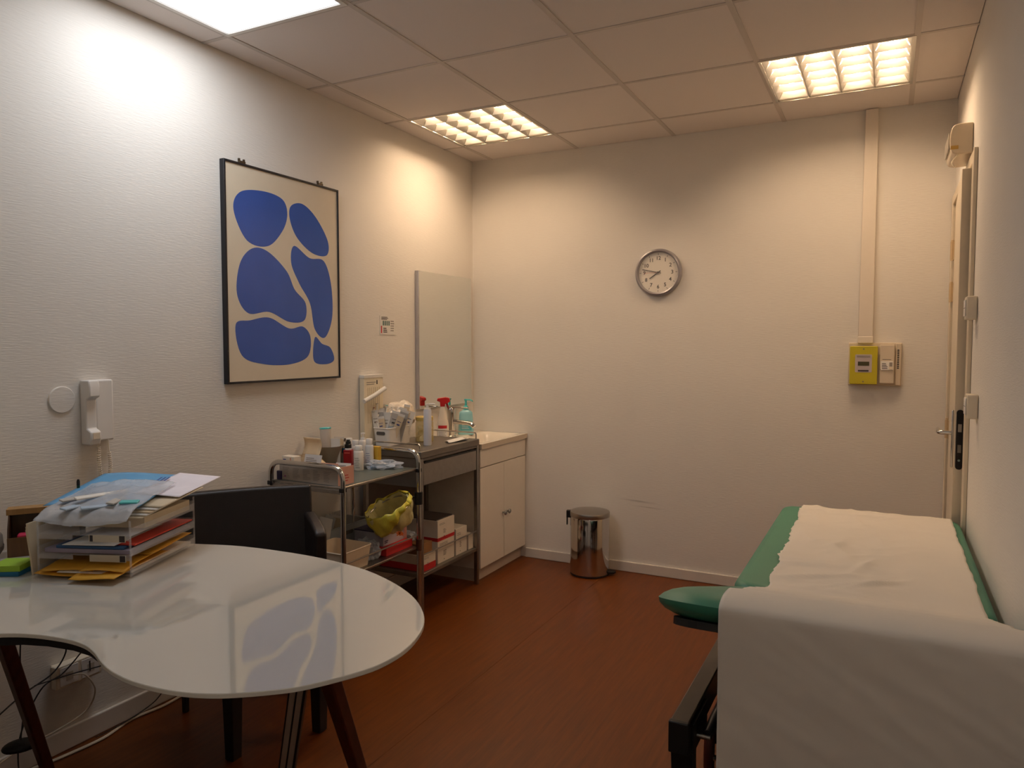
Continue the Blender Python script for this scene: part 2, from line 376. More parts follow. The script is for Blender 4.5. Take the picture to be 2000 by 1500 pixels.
def louvre(cx, cy_, lab):
    t = thing('louvre_light', lab, 'ceiling light', (cx, cy_, CH), 0, 'warm louvre lights in the ceiling'); a = .297; b = .285; zt = .085
    f = MB(); f.box(-a, a, -a, -b, -.003, .004); f.box(-a, a, b, a, -.003, .004); f.box(-a, -b, -b, b, -.003, .004); f.box(b, a, -b, b, -.003, .004)
    f.build('frame', ALU, t)
    hs = MB(); hs.box(-a, a, -a, -a + .002, .004, zt); hs.box(-a, a, a - .002, a, .004, zt); hs.box(-a, -a + .002, -a, a, .004, zt); hs.box(a - .002, a, -a, a, .004, zt); hs.box(-a, a, -a, a, zt, zt + .002)
    hs.build('housing', mat('housing_white', (235, 230, 222), .5, var=0), t, smooth=0)
    for k in range(4):
        x = -.2138 + .1425 * k
        tb = MB(); tb.tube([(x, -.262, .050), (x, .262, .050)], .013, 12); o = tb.build('tube', TUBE, t)
        for sg in (-1, 1):
            e = MB(); e.tube([(x, sg * .262, .050), (x, sg * .283, .050)], .0135, 12); e.build('tube_cap', TUBE_END, o)
    for k in range(5):     # mirror reflectors between the tubes, V section
        x = -.285 + .1425 * k; wt = .024; wb = .003
        l0, l1 = (x, x + wt) if k == 0 else ((x - wt, x) if k == 4 else (x - wt, x + wt)); m0, m1 = (x, x + wb) if k == 0 else ((x - wb, x) if k == 4 else (x - wb, x + wb))
        MB().prism([(m0, .002), (m1, .002), (l1, .040), (l0, .040)], -.283, .283, 'y').build('reflector', ALU, t, smooth=0)
    cm = None
    for k in range(4):
        x = -.2138 + .1425 * k
        for j in range(6):
            y = -.27 + .108 * j
            if cm is None:
                q = MB(); q.add([(-.066, -.0012, .004), (.066, -.0012, .004), (.066, .0012, .004), (-.066, .0012, .004), (-.047, -.010, .034), (.047, -.010, .034), (.047, .010, .034), (-.047, .010, .034)],
                      [(0, 3, 2, 1), (4, 5, 6, 7), (0, 1, 5, 4), (1, 2, 6, 5), (2, 3, 7, 6), (3, 0, 4, 7)])
                o = q.build('lamella', LAM, t, smooth=0); cm = o.data
            else:
                o = bpy.data.objects.new('lamella', cm); C.objects.link(o); o.parent = t
            o.location = (x, y, 0)
louvre((GX[1] + GX[2]) / 2, (GY[1] + GY[2]) / 2, 'square mirror-louvre light with warm tubes above the sink corner')
louvre((GX[4] + GX[5]) / 2, (GY[1] + GY[2]) / 2, 'square mirror-louvre light with warm tubes near the door')

# ------------------------------------------------------------------ things on the poster wall (x = 0)
def wallf(y, z, x=0.0): return frame((x, y, z), (0, 1, 0), (0, 0, 1), (1, 0, 0))   # local x along the wall, y up, z out of the wall
PY0, PY1, PZ0, PZ1 = -2.072, -1.364, 1.214, 2.144
t = thing('framed_poster', 'large black-framed poster of blue rounded shapes on cream', 'poster', (0, PY0, PZ0))
pw, ph = PY1 - PY0, PZ1 - PZ0; fm = MB(); b_ = .009
fm.box(0.001, .026, 0, b_, 0, ph); fm.box(.001, .026, pw - b_, pw, 0, ph); fm.box(.001, .026, b_, pw - b_, 0, b_); fm.box(.001, .026, b_, pw - b_, ph - b_, ph)
fm.build('frame', mat('frame_black', (22, 23, 30), .35, var=0), t, bevel=.001)
pr = rbox(.001, .021, b_, pw - b_, b_, ph - b_).build('print', mat('poster_cream', (216, 204, 182), .16, var=.01, spec=.5), t, smooth=0)
BLUE = mat('poster_blue', (52, 86, 168), .16, var=.05, vscale=5)
shapes = [[(.05, .73), (.09, .81), (.22, .835), (.33, .82), (.36, .76), (.33, .68), (.24, .60), (.12, .61)],
          [(.385, .80), (.46, .82), (.55, .77), (.63, .67), (.62, .60), (.52, .60), (.42, .66), (.375, .74)],
          [(.40, .62), (.50, .575), (.60, .57), (.65, .46), (.655, .30), (.60, .20), (.53, .24), (.50, .36), (.43, .45), (.38, .54)],
          [(.06, .38), (.08, .51), (.15, .58), (.24, .575), (.35, .50), (.40, .42), (.47, .36), (.46, .28), (.36, .27), (.24, .31), (.12, .30)],
          [(.05, .25), (.13, .27), (.24, .285), (.36, .24), (.45, .25), (.50, .20), (.48, .11), (.36, .075), (.20, .08), (.08, .12)],
          [(.53, .20), (.58, .17), (.64, .15), (.665, .09), (.60, .07), (.52, .09)]]
for sh in shapes:
    MB().prism([(p.x, p.y) for p in spline([(a, b, 0) for a, b in sh], 8, True)], .021, .0213, 'x').build('blue_shape', BLUE, pr, smooth=0)
for hy in (.11, .592):
    hk = MB(); hk.box(.004, .016, hy - .016, hy + .016, ph, ph + .012); hk.box(.004, .012, hy - .017, hy - .009, ph + .012, ph + .022); hk.box(.004, .012, hy + .009, hy + .017, ph + .012, ph + .022)
    hk.build('hanging_clip', mat('clip_bronze', (92, 78, 60), .4, .8), t, bevel=.001)
# mirror
t = thing('wall_mirror', 'tall frameless mirror above the sink in the corner', 'mirror', (0, -.667, 1.0)); mw, mh = .608, .812
rbox(.001, .020, .002, mw - .002, .002, mh - .002).build('backing', mat('mirror_core', (60, 58, 58), .6, var=0), t)
rbox(.020, .024, .004, mw, 0, mh).build('mirror_glass', MIRROR, t, bevel=.001, smooth=0)
rbox(.001, .0235, -.004, .004, 0, mh).build('edge_strip', mat('mirror_strip', (186, 184, 188), .25, .6, var=0), t, bevel=.001)
# small printed card
t = thing('wall_card', 'small printed notice card with red edge on wall between poster and mirror', 'card', (0, -1.008, 1.435))
c = rbox(.0005, .002, 0, .138, 0, .103).build('card', SHEET, t, smooth=0)
M_ = wallf(0, 0, .002)
lines(MB(), 3, .012, .09, .082, .1, M_, .55, 3).build('print_heading', INK, c, smooth=0)
lines(MB(), 5, .095, .13, .02, .085, M_, .4, 5).build('print_text', GREYINK, c, smooth=0)
q = MB()
for k in range(4): q.add([M_ @ Vector(p) for p in ((.024 + k * .017, .05, .0004), (.036 + k * .017, .05, .0004), (.036 + k * .017, .076, .0004), (.024 + k * .017, .076, .0004))], [(0, 1, 2, 3)])
q.build('print_chart', mat('chart_green', (92, 120, 112), .7), c, smooth=0)
q = MB(); q.add([M_ @ Vector(p) for p in ((.008, .008, .0004), (.018, .008, .0004), (.018, .048, .0004), (.008, .048, .0004))], [(0, 1, 2, 3)]); q.build('print_red', REDINK, c, smooth=0)
lines(MB(), 3, .03, .075, .012, .042, M_, .5, 9).build('print_marks', INK, c, smooth=0)
# intercom handset
t = thing('intercom_phone', 'white wall intercom with handset and coiled cord', 'intercom', (0, -2.685, 1.035))
rbox(.001, .03, .034, .1, .008, .222).build('body', WHITE, t, bevel=.006, seg=3)
hs = MB(); hs.prism([(.002, .0), (.05, .0), (.056, .02), (.056, .045), (.034, .055), (.034, .155), (.056, .165), (.056, .20), (.05, .222), (.002, .222)], -.004, .034, 'y'); h = hs.build('handset', WHITE, t, bevel=.004, seg=2)
rbox(.0561, .0575, .004, .028, .02, .042).build('button', CREAM, h, bevel=.001)
cp = [(.03, .075, .01), (.032, .076, -.03), (.034, .078, -.075), (.033, .073, -.115), (.03, .06, -.13), (.026, .048, -.115), (.022, .045, -.07), (.02, .046, -.02), (.02, .046, .005)]
sp = spline(cp, 40); coil = []
for i, p in enumerate(sp):
    if i < 45 or i > 290: coil.append(p); continue
    tn = (sp[min(i + 1, len(sp) - 1)] - sp[i - 1]).normalized(); a = tn.cross(Vector((1, 0, 0))).normalized(); b = tn.cross(a)
    ph_ = i * 1.05; coil.append(p + a * .0055 * math.cos(ph_) + b * .0055 * math.sin(ph_))
MB().tube(coil, .0016, 5).build('coiled_cord', CREAM, t)
# round blank plate
o = MB().lathe([(.0, .0005), (.045, .0005), (.045, .004), (.043, .0065), (.0, .0075)], 40, M=Matrix.Rotation(R(90), 4, 'Y'), o=(0, -2.752, 1.194), capb=False, capt=False).build('wall_plate', WALL)
tag(o, 'round white blank cover plate on the wall beside the intercom', 'wall plate')
# double socket under the desk
t = thing('wall_socket', 'white double wall socket box under the desk', 'socket', (0, -2.826, .232))
rbox(.0145, .045, 0, .158, 0, .078).build('box', CREAM, t, bevel=.004); rbox(.001, .0145, .01, .148, .005, .073).build('back_box', CREAM, t)
for yy in (.012, .086):
    o = rbox(.045, .047, yy, yy + .062, .008, .07).build('face_plate', WHITE, t, bevel=.001)
    rbox(.047, .0475, yy + .02, yy + .044, .022, .05).build('outlet', mat('outlet_shadow', (196, 186, 170), .5), o, smooth=0)
rbox(.047, .0485, .112, .116, .025, .06).build('slot', BLACKP, t, smooth=0)

# ------------------------------------------------------------------ things on the back wall (y = 0)
def backf(x, z, y=0.0): return frame((x, y, z), (1, 0, 0), (0, 0, 1), (0, -1, 0))
t = thing('wall_clock', 'round silver-rimmed wall clock with black numerals on back wall', 'clock', (1.2625, 0, 1.8015))
RX = Matrix.Rotation(R(90), 4, 'X')
MB().lathe([(.126, .001), (.1385, .001), (.1385, .018), (.134, .03), (.126, .034), (.119, .03), (.117, .014)], 64, M=RX, capb=False, capt=False).build('rim', mat('clock_silver', (150, 146, 150), .32, .35, var=0), t)
MB().lathe([(.0, .002), (.126, .002), (.126, .0145), (.0, .0145)], 64, M=RX, capb=False, capt=False).build('dial', mat('dial_cream', (234, 226, 212), .6, var=0), t)
BK = mat('numeral_black', (40, 32, 28), .6, var=0)
for k in range(1, 13):
    a = R(90 - 30 * k); Mt = frame((.083 * math.cos(a), -.0146, .083 * math.sin(a)), (1, 0, 0), (0, 0, 1), (0, -1, 0))
    text('numeral', str(k), .03, BK, t, Mt)
    tk = MB(); Mk = Matrix.Rotation(-R(90 - 30 * k) + 0, 4, 'Y'); tk.box(.102, .112, -.0155, -.0146, -.0012, .0012, Mk); tk.build('tick', BK, t, smooth=0)
def hand(name, deg, l0, l1, w_, y, mtl):
    MB().box(-l0, l1, y - .001, y, -w_, w_, Matrix.Rotation(-R(deg), 4, 'Y')).build(name, mtl, t, smooth=0)
hand('hour_hand', 214, .018, .062, .0028, -.0175, BK); hand('minute_hand', 168, .018, .096, .0024, -.020, BK); hand('second_hand', 181, .0, .085, .0006, -.0215, REDINK)
MB().lathe([(.006, .0146), (.006, .023), (.0, .024)], 16, M=RX, capt=False).build('hub', BK, t)
MB().lathe([(.0, .0262), (.1185, .0262), (.1185, .0272), (.0, .0272)], 48, M=RX, capb=False, capt=False).build('cover_glass', mat('thin_glass', (250, 250, 250), .03, var=0, alpha=.06), t)
# cable trunking
t = thing('cable_trunking', 'vertical white cable trunking from ceiling to meter panel', 'trunking', (2.366, 0, 1.392))
mm = MB(); mm.add([(-.037, -.001, 0), (.033, -.001, 0), (.033, -.03, 0), (-.037, -.03, 0), (-.026, -.001, 1.187), (.033, -.001, 1.187), (.033, -.03, 1.187), (-.026, -.03, 1.187)], [(0, 3, 2, 1), (4, 5, 6, 7), (0, 1, 5, 4), (1, 2, 6, 5), (2, 3, 7, 6), (3, 0, 4, 7)])
mm.build('channel', mat('trunk_white', (222, 212, 198), .45, var=.01), t, bevel=.002)
rbox(-.038, .035, -.032, -.001, -.004, .03).build('end_collar', mat('trunk_white', (222, 212, 198)), t, bevel=.002)
# meter panel
t = thing('meter_panel', 'white electrical panel with yellow-green meter and breaker', 'electric panel', (2.286, 0, 1.168))
PAN = mat('panel_cream', (214, 200, 178), .45, var=.01)
rbox(0, .247, -.016, -.001, 0, .222).build('backboard', PAN, t, bevel=.003)
o = MB().prism(rrect(.008, .138, .008, .205, .006), -.058, -.016, 'y').build('meter', mat('meter_yellow', (188, 174, 34), .4, var=.02), t, bevel=.003)
MB().prism(rrect(.034, .112, .07, .162, .005), -.0595, -.058, 'y').build('label_plate', mat('plate_lilac', (188, 176, 176), .5), o, smooth=0)
rbox(.047, .1, -.0605, -.0595, .104, .125).build('display', mat('lcd_dark', (66, 62, 40), .25), o, smooth=0)
Mb = backf(0, 0, -.0595)
lines(MB(), 2, .042, .106, .146, .158, Mb, .6, 2).build('print', GREYINK, o, smooth=0); lines(MB(), 1, .048, .098, .074, .084, Mb, .8, 4, False).build('print', INK, o, smooth=0)
for zz in (.022, .19):
    MB().lathe([(.004, 0), (.004, .0015)], 10, M=RX, o=(.073, -.058, zz)).build('screw', STEELD, o)
o = rbox(.148, .214, -.046, -.016, .014, .212).build('breaker', PAN, t, bevel=.003)
rbox(.152, .210, -.051, -.046, .082, .128).build('switch_plate', WHITE, o, bevel=.001)
rbox(.192, .206, -.057, -.051, .086, .100).build('toggle', CREAM, o, bevel=.001); rbox(.192, .206, -.0525, -.051, .101, .122).build('toggle_slot', GREYINK, o)
Mb = backf(0, 0, -.051)
lines(MB(), 4, .158, .186, .09, .122, Mb, .4, 6).build('print', INK, o, smooth=0)
lines(MB(), 1, .160, .2, .135, .138, backf(0, 0, -.046), .8, 6, False).build('slot', INK, o, smooth=0)
MB().lathe([(.0032, 0), (.0032, .001)], 10, M=RX, o=(.153, -.046, .085)).build('seal', BLACKP, o)
o = rbox(.220, .244, -.026, -.016, .004, .218).build('label_strip', PAN, t, bevel=.002)
lines(MB(), 11, .227, .236, .09, .19, backf(0, 0, -.026), .7, 8, False).build('print', INK, o, smooth=0)

# ------------------------------------------------------------------ things on the door wall (x = RW)
t = thing('emergency_light', 'white box emergency light above the door', 'emergency light', (RW, -.86, 2.125))
mm = MB(); mm.prism(spline([(0, 0, 0), (-.05, .0, 0), (-.078, .02, 0), (-.085, .06, 0), (-.078, .1, 0), (-.05, .118, 0), (0, .118, 0)], 5) and [(p.x, p.y) for p in spline([(-.001, 0, 0), (-.05, .0, 0), (-.072, .012, 0), (-.08, .06, 0), (-.072, .106, 0), (-.05, .118, 0), (-.001, .118, 0)], 5)], 0, .25, 'y')
# prism axis y maps (u,v)->(u,h,v)
mm.build('body', mat('lamp_cover', (214, 198, 172), .25, var=.02), t, bevel=.004)
rbox(-.0835, -.078, .02, .23, .03, .09).build('lens', mat('lamp_lens', (200, 190, 175), .1, var=0, trans=.3), t, bevel=.002)
rbox(-.076, -.05, -.0015, .001, .02, .034).build('indicator', mat('indicator_amber', (206, 164, 84), .4), t)
MB().tube(spline([(-.05, .01, 0), (-.07, .0, -.03), (-.06, -.005, -.05)], 6), .003, 6).build('pull_cord', CREAM, t)
for y, z, lab in ((-1.22, 1.468, 'white light switch box high on the door wall'), (-1.345, 1.128, 'white light switch lower on the wall beside the door')):
    t = thing('light_switch', lab, 'switch', (RW, y, z), 0, 'switches beside the door')
    rbox(-.034, -.001, 0, .08, 0, .082).build('box', CREAM, t, bevel=.004)
    o = rbox(-.038, -.034, .012, .068, .012, .07).build('rocker', WHITE, t, bevel=.002)
    rbox(-.0385, -.038, .012, .068, .04, .042).build('gap', GREYINK, o, smooth=0)

# ------------------------------------------------------------------ pedal bin
t = thing('pedal_bin', 'round chrome pedal bin standing against the back wall', 'bin', (.895, -.142, 0), R(12))
MB().lathe([(.112, .0), (.1175, .003), (.1175, .011), (.116, .0125)], 48).build('base_ring', BLACKP, t)
MB().lathe([(.1165, .012), (.1185, .014), (.1185, .347), (.1165, .3515)], 48, capb=False, capt=False).build('body', CHROME, t)
MB().lathe([(.1190, .352), (.1198, .356), (.1198, .374), (.117, .380), (.09, .386), (.04, .390), (.0, .391)], 48, capb=True, capt=False).build('lid', mat('lid_steel', (170, 165, 158), .28, 1.0, var=0), t)
hg = MB(); hg.box(-.142, -.116, -.014, .014, .335, .378); hg.tube(rpath([(-.139, -.01, .34), (-.139, -.01, .29), (-.139, .01, .29), (-.139, .01, .34)], .008), .003, 6); hg.build('lid_hinge', BLACKP, t, bevel=.003)
pd = MB(); pd.prism([(.085, -.03), (.12, -.028), (.15, -.02), (.158, 0), (.15, .02), (.12, .028), (.085, .03)], .012, .026); pd.build('pedal', BLACKP, t, bevel=.003)

# ------------------------------------------------------------------ sink cabinet, basin, tap
t = thing('sink_cabinet', 'white two-door sink cabinet in the corner beside the grey trolley', 'cabinet', (0, 0, 0))
mm = MB(); mm.box(.001, .374, -.595, -.577, .075, .775); mm.box(.001, .374, -.022, -.004, .075, .775); mm.box(.001, .374, -.577, -.022, .075, .093); mm.box(.001, .012, -.577, -.022, .093, .775); mm.box(.35, .374, -.577, -.022, .655, .675)
mm.build('carcass', mat('carcass_white', (224, 214, 200), .4), t, smooth=0)
rbox(.03, .362, -.594, -.006, 0, .075).build('plinth', mat('plinth_grey', (196, 180, 164), .5), t, smooth=0)
rbox(.375, .394, -.595, -.004, .670, .776).build('drawer_front', LACQ, t, bevel=.002)
for (a, b, ky) in ((-.595, -.3015, -.318), (-.2985, -.004, -.265)):
    o = rbox(.375, .394, a, b, .078, .665).build('door', LACQ, t, bevel=.002)
    MB().lathe([(.006, 0), (.006, .012), (.013, .016), (.0145, .022), (.011, .026), (0, .027)], 16, M=Matrix.Rotation(R(90), 4, 'Y'), o=(.394, ky, .355), capt=False).build('knob', mat('knob_grey', (150, 150, 146), .2, .6, var=0), o)
t = thing('wash_basin', 'white basin top on the sink cabinet', 'basin', (0, 0, .778))
def bas(u, v):
    x = .002 + u * .406; y = -.6 + v * .597
    k = max(0, min(1, (min(x - .11, .385 - x) / .06))); q = max(0, min(1, min(y + .55, -.05 - y) / .08)); s = (k * k * (3 - 2 * k)) * (q * q * (3 - 2 * q))
    rim = .006 * max(0, 1 - min(u, 1 - u, v, 1 - v) / .03)
    return (x, y, .032 - .09 * s - rim * .4)
mm = MB(); mm.grid(bas, 34, 34)
mm.build('bowl', mat('ceramic', (232, 222, 206), .12, var=0, coat=.3), t)
sk = MB(); sk.box(.4055, .408, -.6, -.003, .0, .030); sk.box(.002, .4055, -.6, -.597, .0, .030); sk.build('rim', mat('ceramic_rim', (206, 192, 172), .2, var=0), t, smooth=0)
MB().lathe([(.018, -.0565), (.018, -.0555)], 20, o=(.25, -.3, 0)).build('drain', CHROME, t)
t = thing('mixer_tap', 'chrome mixer tap behind the basin', 'tap', (.075, -.395, .809)); t.scale = (1.2, 1.25, 1.15)
MB().lathe([(.024, 0), (.024, .006), (.0195, .01), (.0195, .125), (.021, .13), (.021, .15), (.018, .156), (0, .157)], 24, capt=False).build('body', CHROME, t)
MB().tube(rpath([(.01, 0, .085), (.12, 0, .078), (.135, 0, .062)], .015), [.0125] * 8 + [.011], 12).build('spout', CHROME, t)
MB().box(-.012, .012, -.012, .012, .150, .160).box(.0, .10, -.008, .008, .157, .165).build('lever', CHROME, t, bevel=.003)
# bottles by the basin
def bottle(mb, prof, n=20, o=(0, 0, 0)): return mb.lathe(prof, n, o, capt=True)
t = thing('trigger_spray', 'white spray bottle with red trigger head by the tap', 'spray bottle', (.098, -.530, .809), R(30))
mm = MB()
def obody(u, v):
    a = u * 2 * math.pi; z = v * .2; k = 1 if v < .45 else 1 - (v - .45) / .55 * .62
    return (.036 * k * math.cos(a), .024 * (k * .6 + .4) * math.sin(a), z)
mm.grid(obody, 24, 14); mm.lathe([(.012, .2), (.012, .205)], 16); b = mm.build('body', mat('spray_white', (230, 218, 200), .3, sss=.05), t)
mm = MB(); mm.prism([(-.014, .2), (.014, .2), (.016, .215), (.045, .23), (.042, .252), (.02, .258), (-.03, .25), (-.034, .235), (-.015, .228)], -.013, .013, 'y'); mm.build('trigger_head', REDP, t, bevel=.003)
mm = MB(); mm.prism([(.016, .228), (.03, .226), (.038, .19), (.032, .185), (.022, .205)], -.005, .005, 'y'); mm.build('trigger', mat('trigger_dark', (150, 40, 40), .4), t)
lb = MB()
def lab_patch(mb, r, a0, a1, z0, z1, ry=None, n=8):
    ry = ry or r
    def f(u, v):
        a = R(a0 + (a1 - a0) * u); return (r * math.cos(a), ry * math.sin(a), z0 + (z1 - z0) * v)
    return mb.grid(f, n, 1)
lab_patch(lb, .0368, -140, -40, .018, .085, .0248); lb.build('label', SHEET, b)
lb = MB(); lab_patch(lb, .0372, -135, -45, .07, .088, .0252); lb.build('label_band', REDINK, b)
lb = MB()
for k in range(4): lab_patch(lb, .0372, -130, -55 - 8 * (k % 2), .026 + k * .01, .029 + k * .01, .0252)
lb.build('print', GREYINK, b)
t = thing('soap_pump', 'teal liquid soap bottle with pump by the mirror', 'soap bottle', (.085, -.235, .809), R(-58))
mm = MB(); mm.prism([(p[0], p[1]) for p in rrect(-.026, .026, -.045, .045, .018)], 0, .11)
def sb(u, v):
    a = u * 2 * math.pi; k = 1 - .18 * v if v < .86 else (1 - .18 * v) * (1 - ((v - .86) / .14) ** 2 * .7)
    c_, s_ = math.cos(a), math.sin(a); q = (abs(c_) ** 3.2 + abs(s_) ** 3.2) ** (-1 / 3.2)
    return (.027 * k * c_ * q, .050 * k * s_ * q, v * .16)
mm = MB(); mm.grid(sb, 28, 16); b = mm.build('body', TEAL, t)
mm = MB(); mm.lathe([(.016, .158), (.016, .18), (.008, .184), (.006, .215), (.011, .218), (.011, .226), (0, .227)], 16, capt=False); mm.tube(spline([(0, 0, .222), (.03, .03, .222), (.055, .04, .216)], 5), .0045, 8); mm.build('pump', TEALC, t)
lb = MB(); lb.add([(.0278, -.034, .03), (.0278, .034, .03), (.0278, .034, .085), (.0278, -.034, .085)], [(0, 1, 2, 3)]); lb.build('label', mat('soap_label', (86, 176, 190), .35), b, smooth=0)
lb = MB()
for k in range(4): lb.add([(.0282, -.028, .038 + k * .011), (.0282, .02 - .006 * (k % 2), .038 + k * .011), (.0282, .02 - .006 * (k % 2), .041 + k * .011), (.0282, -.028, .041 + k * .011)], [(0, 1, 2, 3)])
lb.build('print', SHEET, b, smooth=0)

# ------------------------------------------------------------------ grey steel trolley
t = thing('instrument_trolley', 'grey steel instrument trolley with drawer beside the sink cabinet', 'trolley', (0, 0, 0))
gx0, gx1, gy0, gy1 = .03, .398, -1.205, -.618
rbox(gx0 - .005, gx1 + .004, gy0 - .004, gy1, .806, .843).build('top', STEELD, t, bevel=.004)
for (x, y) in ((gx0, gy0), (gx1 - .022, gy0), (gx0, gy1 - .022), (gx1 - .022, gy1 - .022)):
    rbox(x, x + .022, y, y + .022, .0, .806).build('leg', STEEL, t, bevel=.002)
rbox(gx0, gx1 - .022, gy0 + .001, gy0 + .006, .66, .806).build('side_panel', STEELD, t, smooth=0)
rbox(gx0, gx0 + .006, gy0 + .022, gy1 - .022, .2, .806).build('back_panel', mat('back_grey', (110, 100, 90), .5, .3), t, smooth=0)
o = rbox(gx1 - .016, gx1 - .002, gy0 + .026, gy1 - .026, .668, .786).build('drawer', STEEL, t, bevel=.002)
MB().box(gx1 - .006, gx1 + .004, gy0 + .03, gy1 - .03, .779, .788).build('drawer_pull', BLACKM, o)
rbox(gx1 - .02, gx1 - .003, gy0 + .022, gy1 - .022, .793, .806).build('front_rail', STEELD, t, smooth=0)
rbox(gx0, gx1 - .024, gy0 + .025, gy1 - .025, .66, .668).build('drawer_tray', STEELD, t, smooth=0)
o = rbox(gx0 + .004, gx1 - .004, gy0 + .004, gy1 - .004, .195, .215).build('lower_shelf', STEELD, t, bevel=.002)
MB().tube([(gx1 - .006, gy0 + .02, .312), (gx1 - .006, gy1 - .02, .312)], .004, 8).build('shelf_rail', STEEL, o)
for y in (gy0 + .008, gy1 - .012):
    MB().tube(rpath([(gx0 + .02, y, .842), (gx0 + .02, y, .878), (gx1 - .012, y, .878), (gx1 - .012, y, .842)], .012), .004, 8).build('top_rail', CHROME, t)
ZT = .8435
def basket(name, lab, loc, rz, L_, W_, H_, mtl, group=None, hole_axis='y', wall=.003, taper=.9):
    """open-topped rounded box: L_ along local x, W_ along local y"""
    t = thing(name, lab, 'basket', loc, rz, group)
    mm = MB(); r = .018; rings = []
    for (k, z, ins) in ((taper, 0, 0), (1, H_, 0), (1, H_, wall), (taper, wall, wall)):
        rings.append([(x * k, y * k, z) for x, y in rrect(-L_ / 2 + ins, L_ / 2 - ins, -W_ / 2 + ins, W_ / 2 - ins, r - ins * .5, 4)])
    n = len(rings[0]); V = [p for rg in rings for p in rg]; F = [tuple(range(n - 1, -1, -1))]
    for j in range(3):
        for k in range(n): F.append((j * n + k, j * n + (k + 1) % n, (j + 1) * n + (k + 1) % n, (j + 1) * n + k))
    F.append(tuple(3 * n + k for k in range(n)))
    mm.add(V, F); mm.build('tub', mtl, t)
    mm = MB(); rim = rrect(-L_ / 2, L_ / 2, -W_ / 2, W_ / 2, r, 4); mm.tube([(x, y, H_) for x, y in rim], .003, 6, True); mm.build('rim', mtl, t)
    hd = MB(); zc = H_ * .72
    yy = -W_ / 2 * (taper + (1 - taper) * .72) - .0008
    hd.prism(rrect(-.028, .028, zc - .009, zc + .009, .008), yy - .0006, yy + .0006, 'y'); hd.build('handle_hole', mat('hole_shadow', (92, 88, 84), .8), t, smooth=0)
    return t
basket('storage_basket', 'white plastic basket full of paper packets on the grey trolley', (.092, -1.022, ZT), 0, .104, .218, .094, WHITE)
# sterile paper packets standing in the basket
def packet(loc, rot, w_, h_, th, mtl, lab, grp, name='paper_packet'):
    t = thing(name, lab, 'packet', loc, 0, grp, rot)
    def f(u, v): return ((u - .5) * w_, th * .5 * math.sin(math.pi * u) * math.sin(math.pi * min(1, v * 1.15)) , v * h_)
    mm = MB(); mm.grid(f, 5, 6); mm.grid(lambda u, v: (f(u, v)[0], -f(u, v)[1] - .0006, f(u, v)[2]), 5, 6); mm.build('pouch', mtl, t)
    q = MB(); q.box(-w_ / 2, w_ / 2, -.0009, .0005, h_ - .012, h_ + .001); q.build('seal_edge', SHEET, t, smooth=0)
    return t
PKM = [SHEET, mat('packet_warm', (214, 196, 166), .6), mat('packet_grey', (180, 176, 170), .6), mat('packet_blue', (168, 186, 204), .5)]
pr_ = random.Random(5)
for i in range(18):
    k = i % 6; row = i // 6
    x = .055 + .012 * k + pr_.uniform(-.006, .006); y = -1.105 + .05 * row + .008 * k + pr_.uniform(-.01, .01)
    lean = -.2 + .09 * k + pr_.uniform(-.12, .12); hh = pr_.uniform(.13, .18) + .012 * row
    tt = packet((x, y, ZT + .012), (pr_.uniform(-.12, .12), lean, R(27 + pr_.uniform(-14, 14))), pr_.uniform(.03, .05), hh, .007, PKM[(i * 5 + row) % 3], 'slim white paper packet standing in the basket on the grey trolley', 'paper packets in the white basket')
    q = MB(); q.box(-.008, .008, -.0052, -.0046, hh * .62, hh * .66); q.box(-.012, .012, -.0052, -.0046, hh * .74, hh * .755); q.build('print', [GREYINK, INK, BLUEINK][i % 3], tt, smooth=0)
for i, (x, y, hh, lean) in enumerate(((.056, -1.105, .21, -.06), (.065, -1.11, .19, -.16), (.06, -1.07, .2, .12), (.07, -1.09, .175, -.24))):
    tt = thing('syringe_pack', 'long white syringe pack leaning in the basket', 'syringe', (x, y, ZT + .01), 0, 'syringe packs in the white basket', (-.05, lean, R(20 * i)))
    MB().lathe([(.007, 0), (.007, hh * .7), (.009, hh * .71), (.009, hh * .73), (.003, hh * .74), (.003, hh)], 10).build('barrel', SHEET, tt); MB().lathe([(.008, hh), (.008, hh + .003)], 10).build('plunger', [PKM[2], REDB, TEALC, PKM[2]][i], tt)
tt = packet((.11, -1.075, ZT + .025), (.1, .35, R(80)), .075, .085, .01, PKM[3], 'pale blue packet leaning at the front of the basket', None)
t = thing('film_bag', 'crumpled pale plastic bag stuffed on top of the basket', 'bag', (.085, -.945, ZT + .095)); crumple('film', mat('pale_film', (226, 214, 196), .35, var=.05, bump=.5, bscale=(80, 80, 80)), t, .06, .11, .13, 3, .22, 2.0, 4)
t = thing('tall_carton', 'tall cream carton of packets leaning on the wall behind the basket', 'carton', (.004, -1.19, ZT))
b = rbox(0, .03, 0, .162, 0, .375).build('carton', mat('carton_pale', (228, 216, 190), .6), t, bevel=.002)
Mb = frame((.03, 0, 0), (0, 1, 0), (0, 0, 1), (1, 0, 0))
lines(MB(), 2, .02, .12, .325, .345, Mb, .35, 3).build('print', GREYINK, b, smooth=0)
q = MB(); 
for k in range(7): q.box(.0301, .0306, .03 + k * .016, .032 + k * .016, .12, .31)
q.build('stripes', mat('stripe_tan', (170, 148, 112), .7), b, smooth=0); rbox(.0301, .0307, .105, .113, .325, .347).build('mark', INK, b, smooth=0)
rbox(.0, .032, -.002, .164, .36, .377).build('lid', SHEET, b, bevel=.001)
# rolled paper lying over the packets
o = MB().tube([(.052, -1.215, 1.085), (.056, -1.13, 1.112), (.06, -1.045, 1.145)], .012, 12).build('paper_roll', SHEET); tag(o, 'thin white paper roll lying aslant over the packets', 'paper roll')
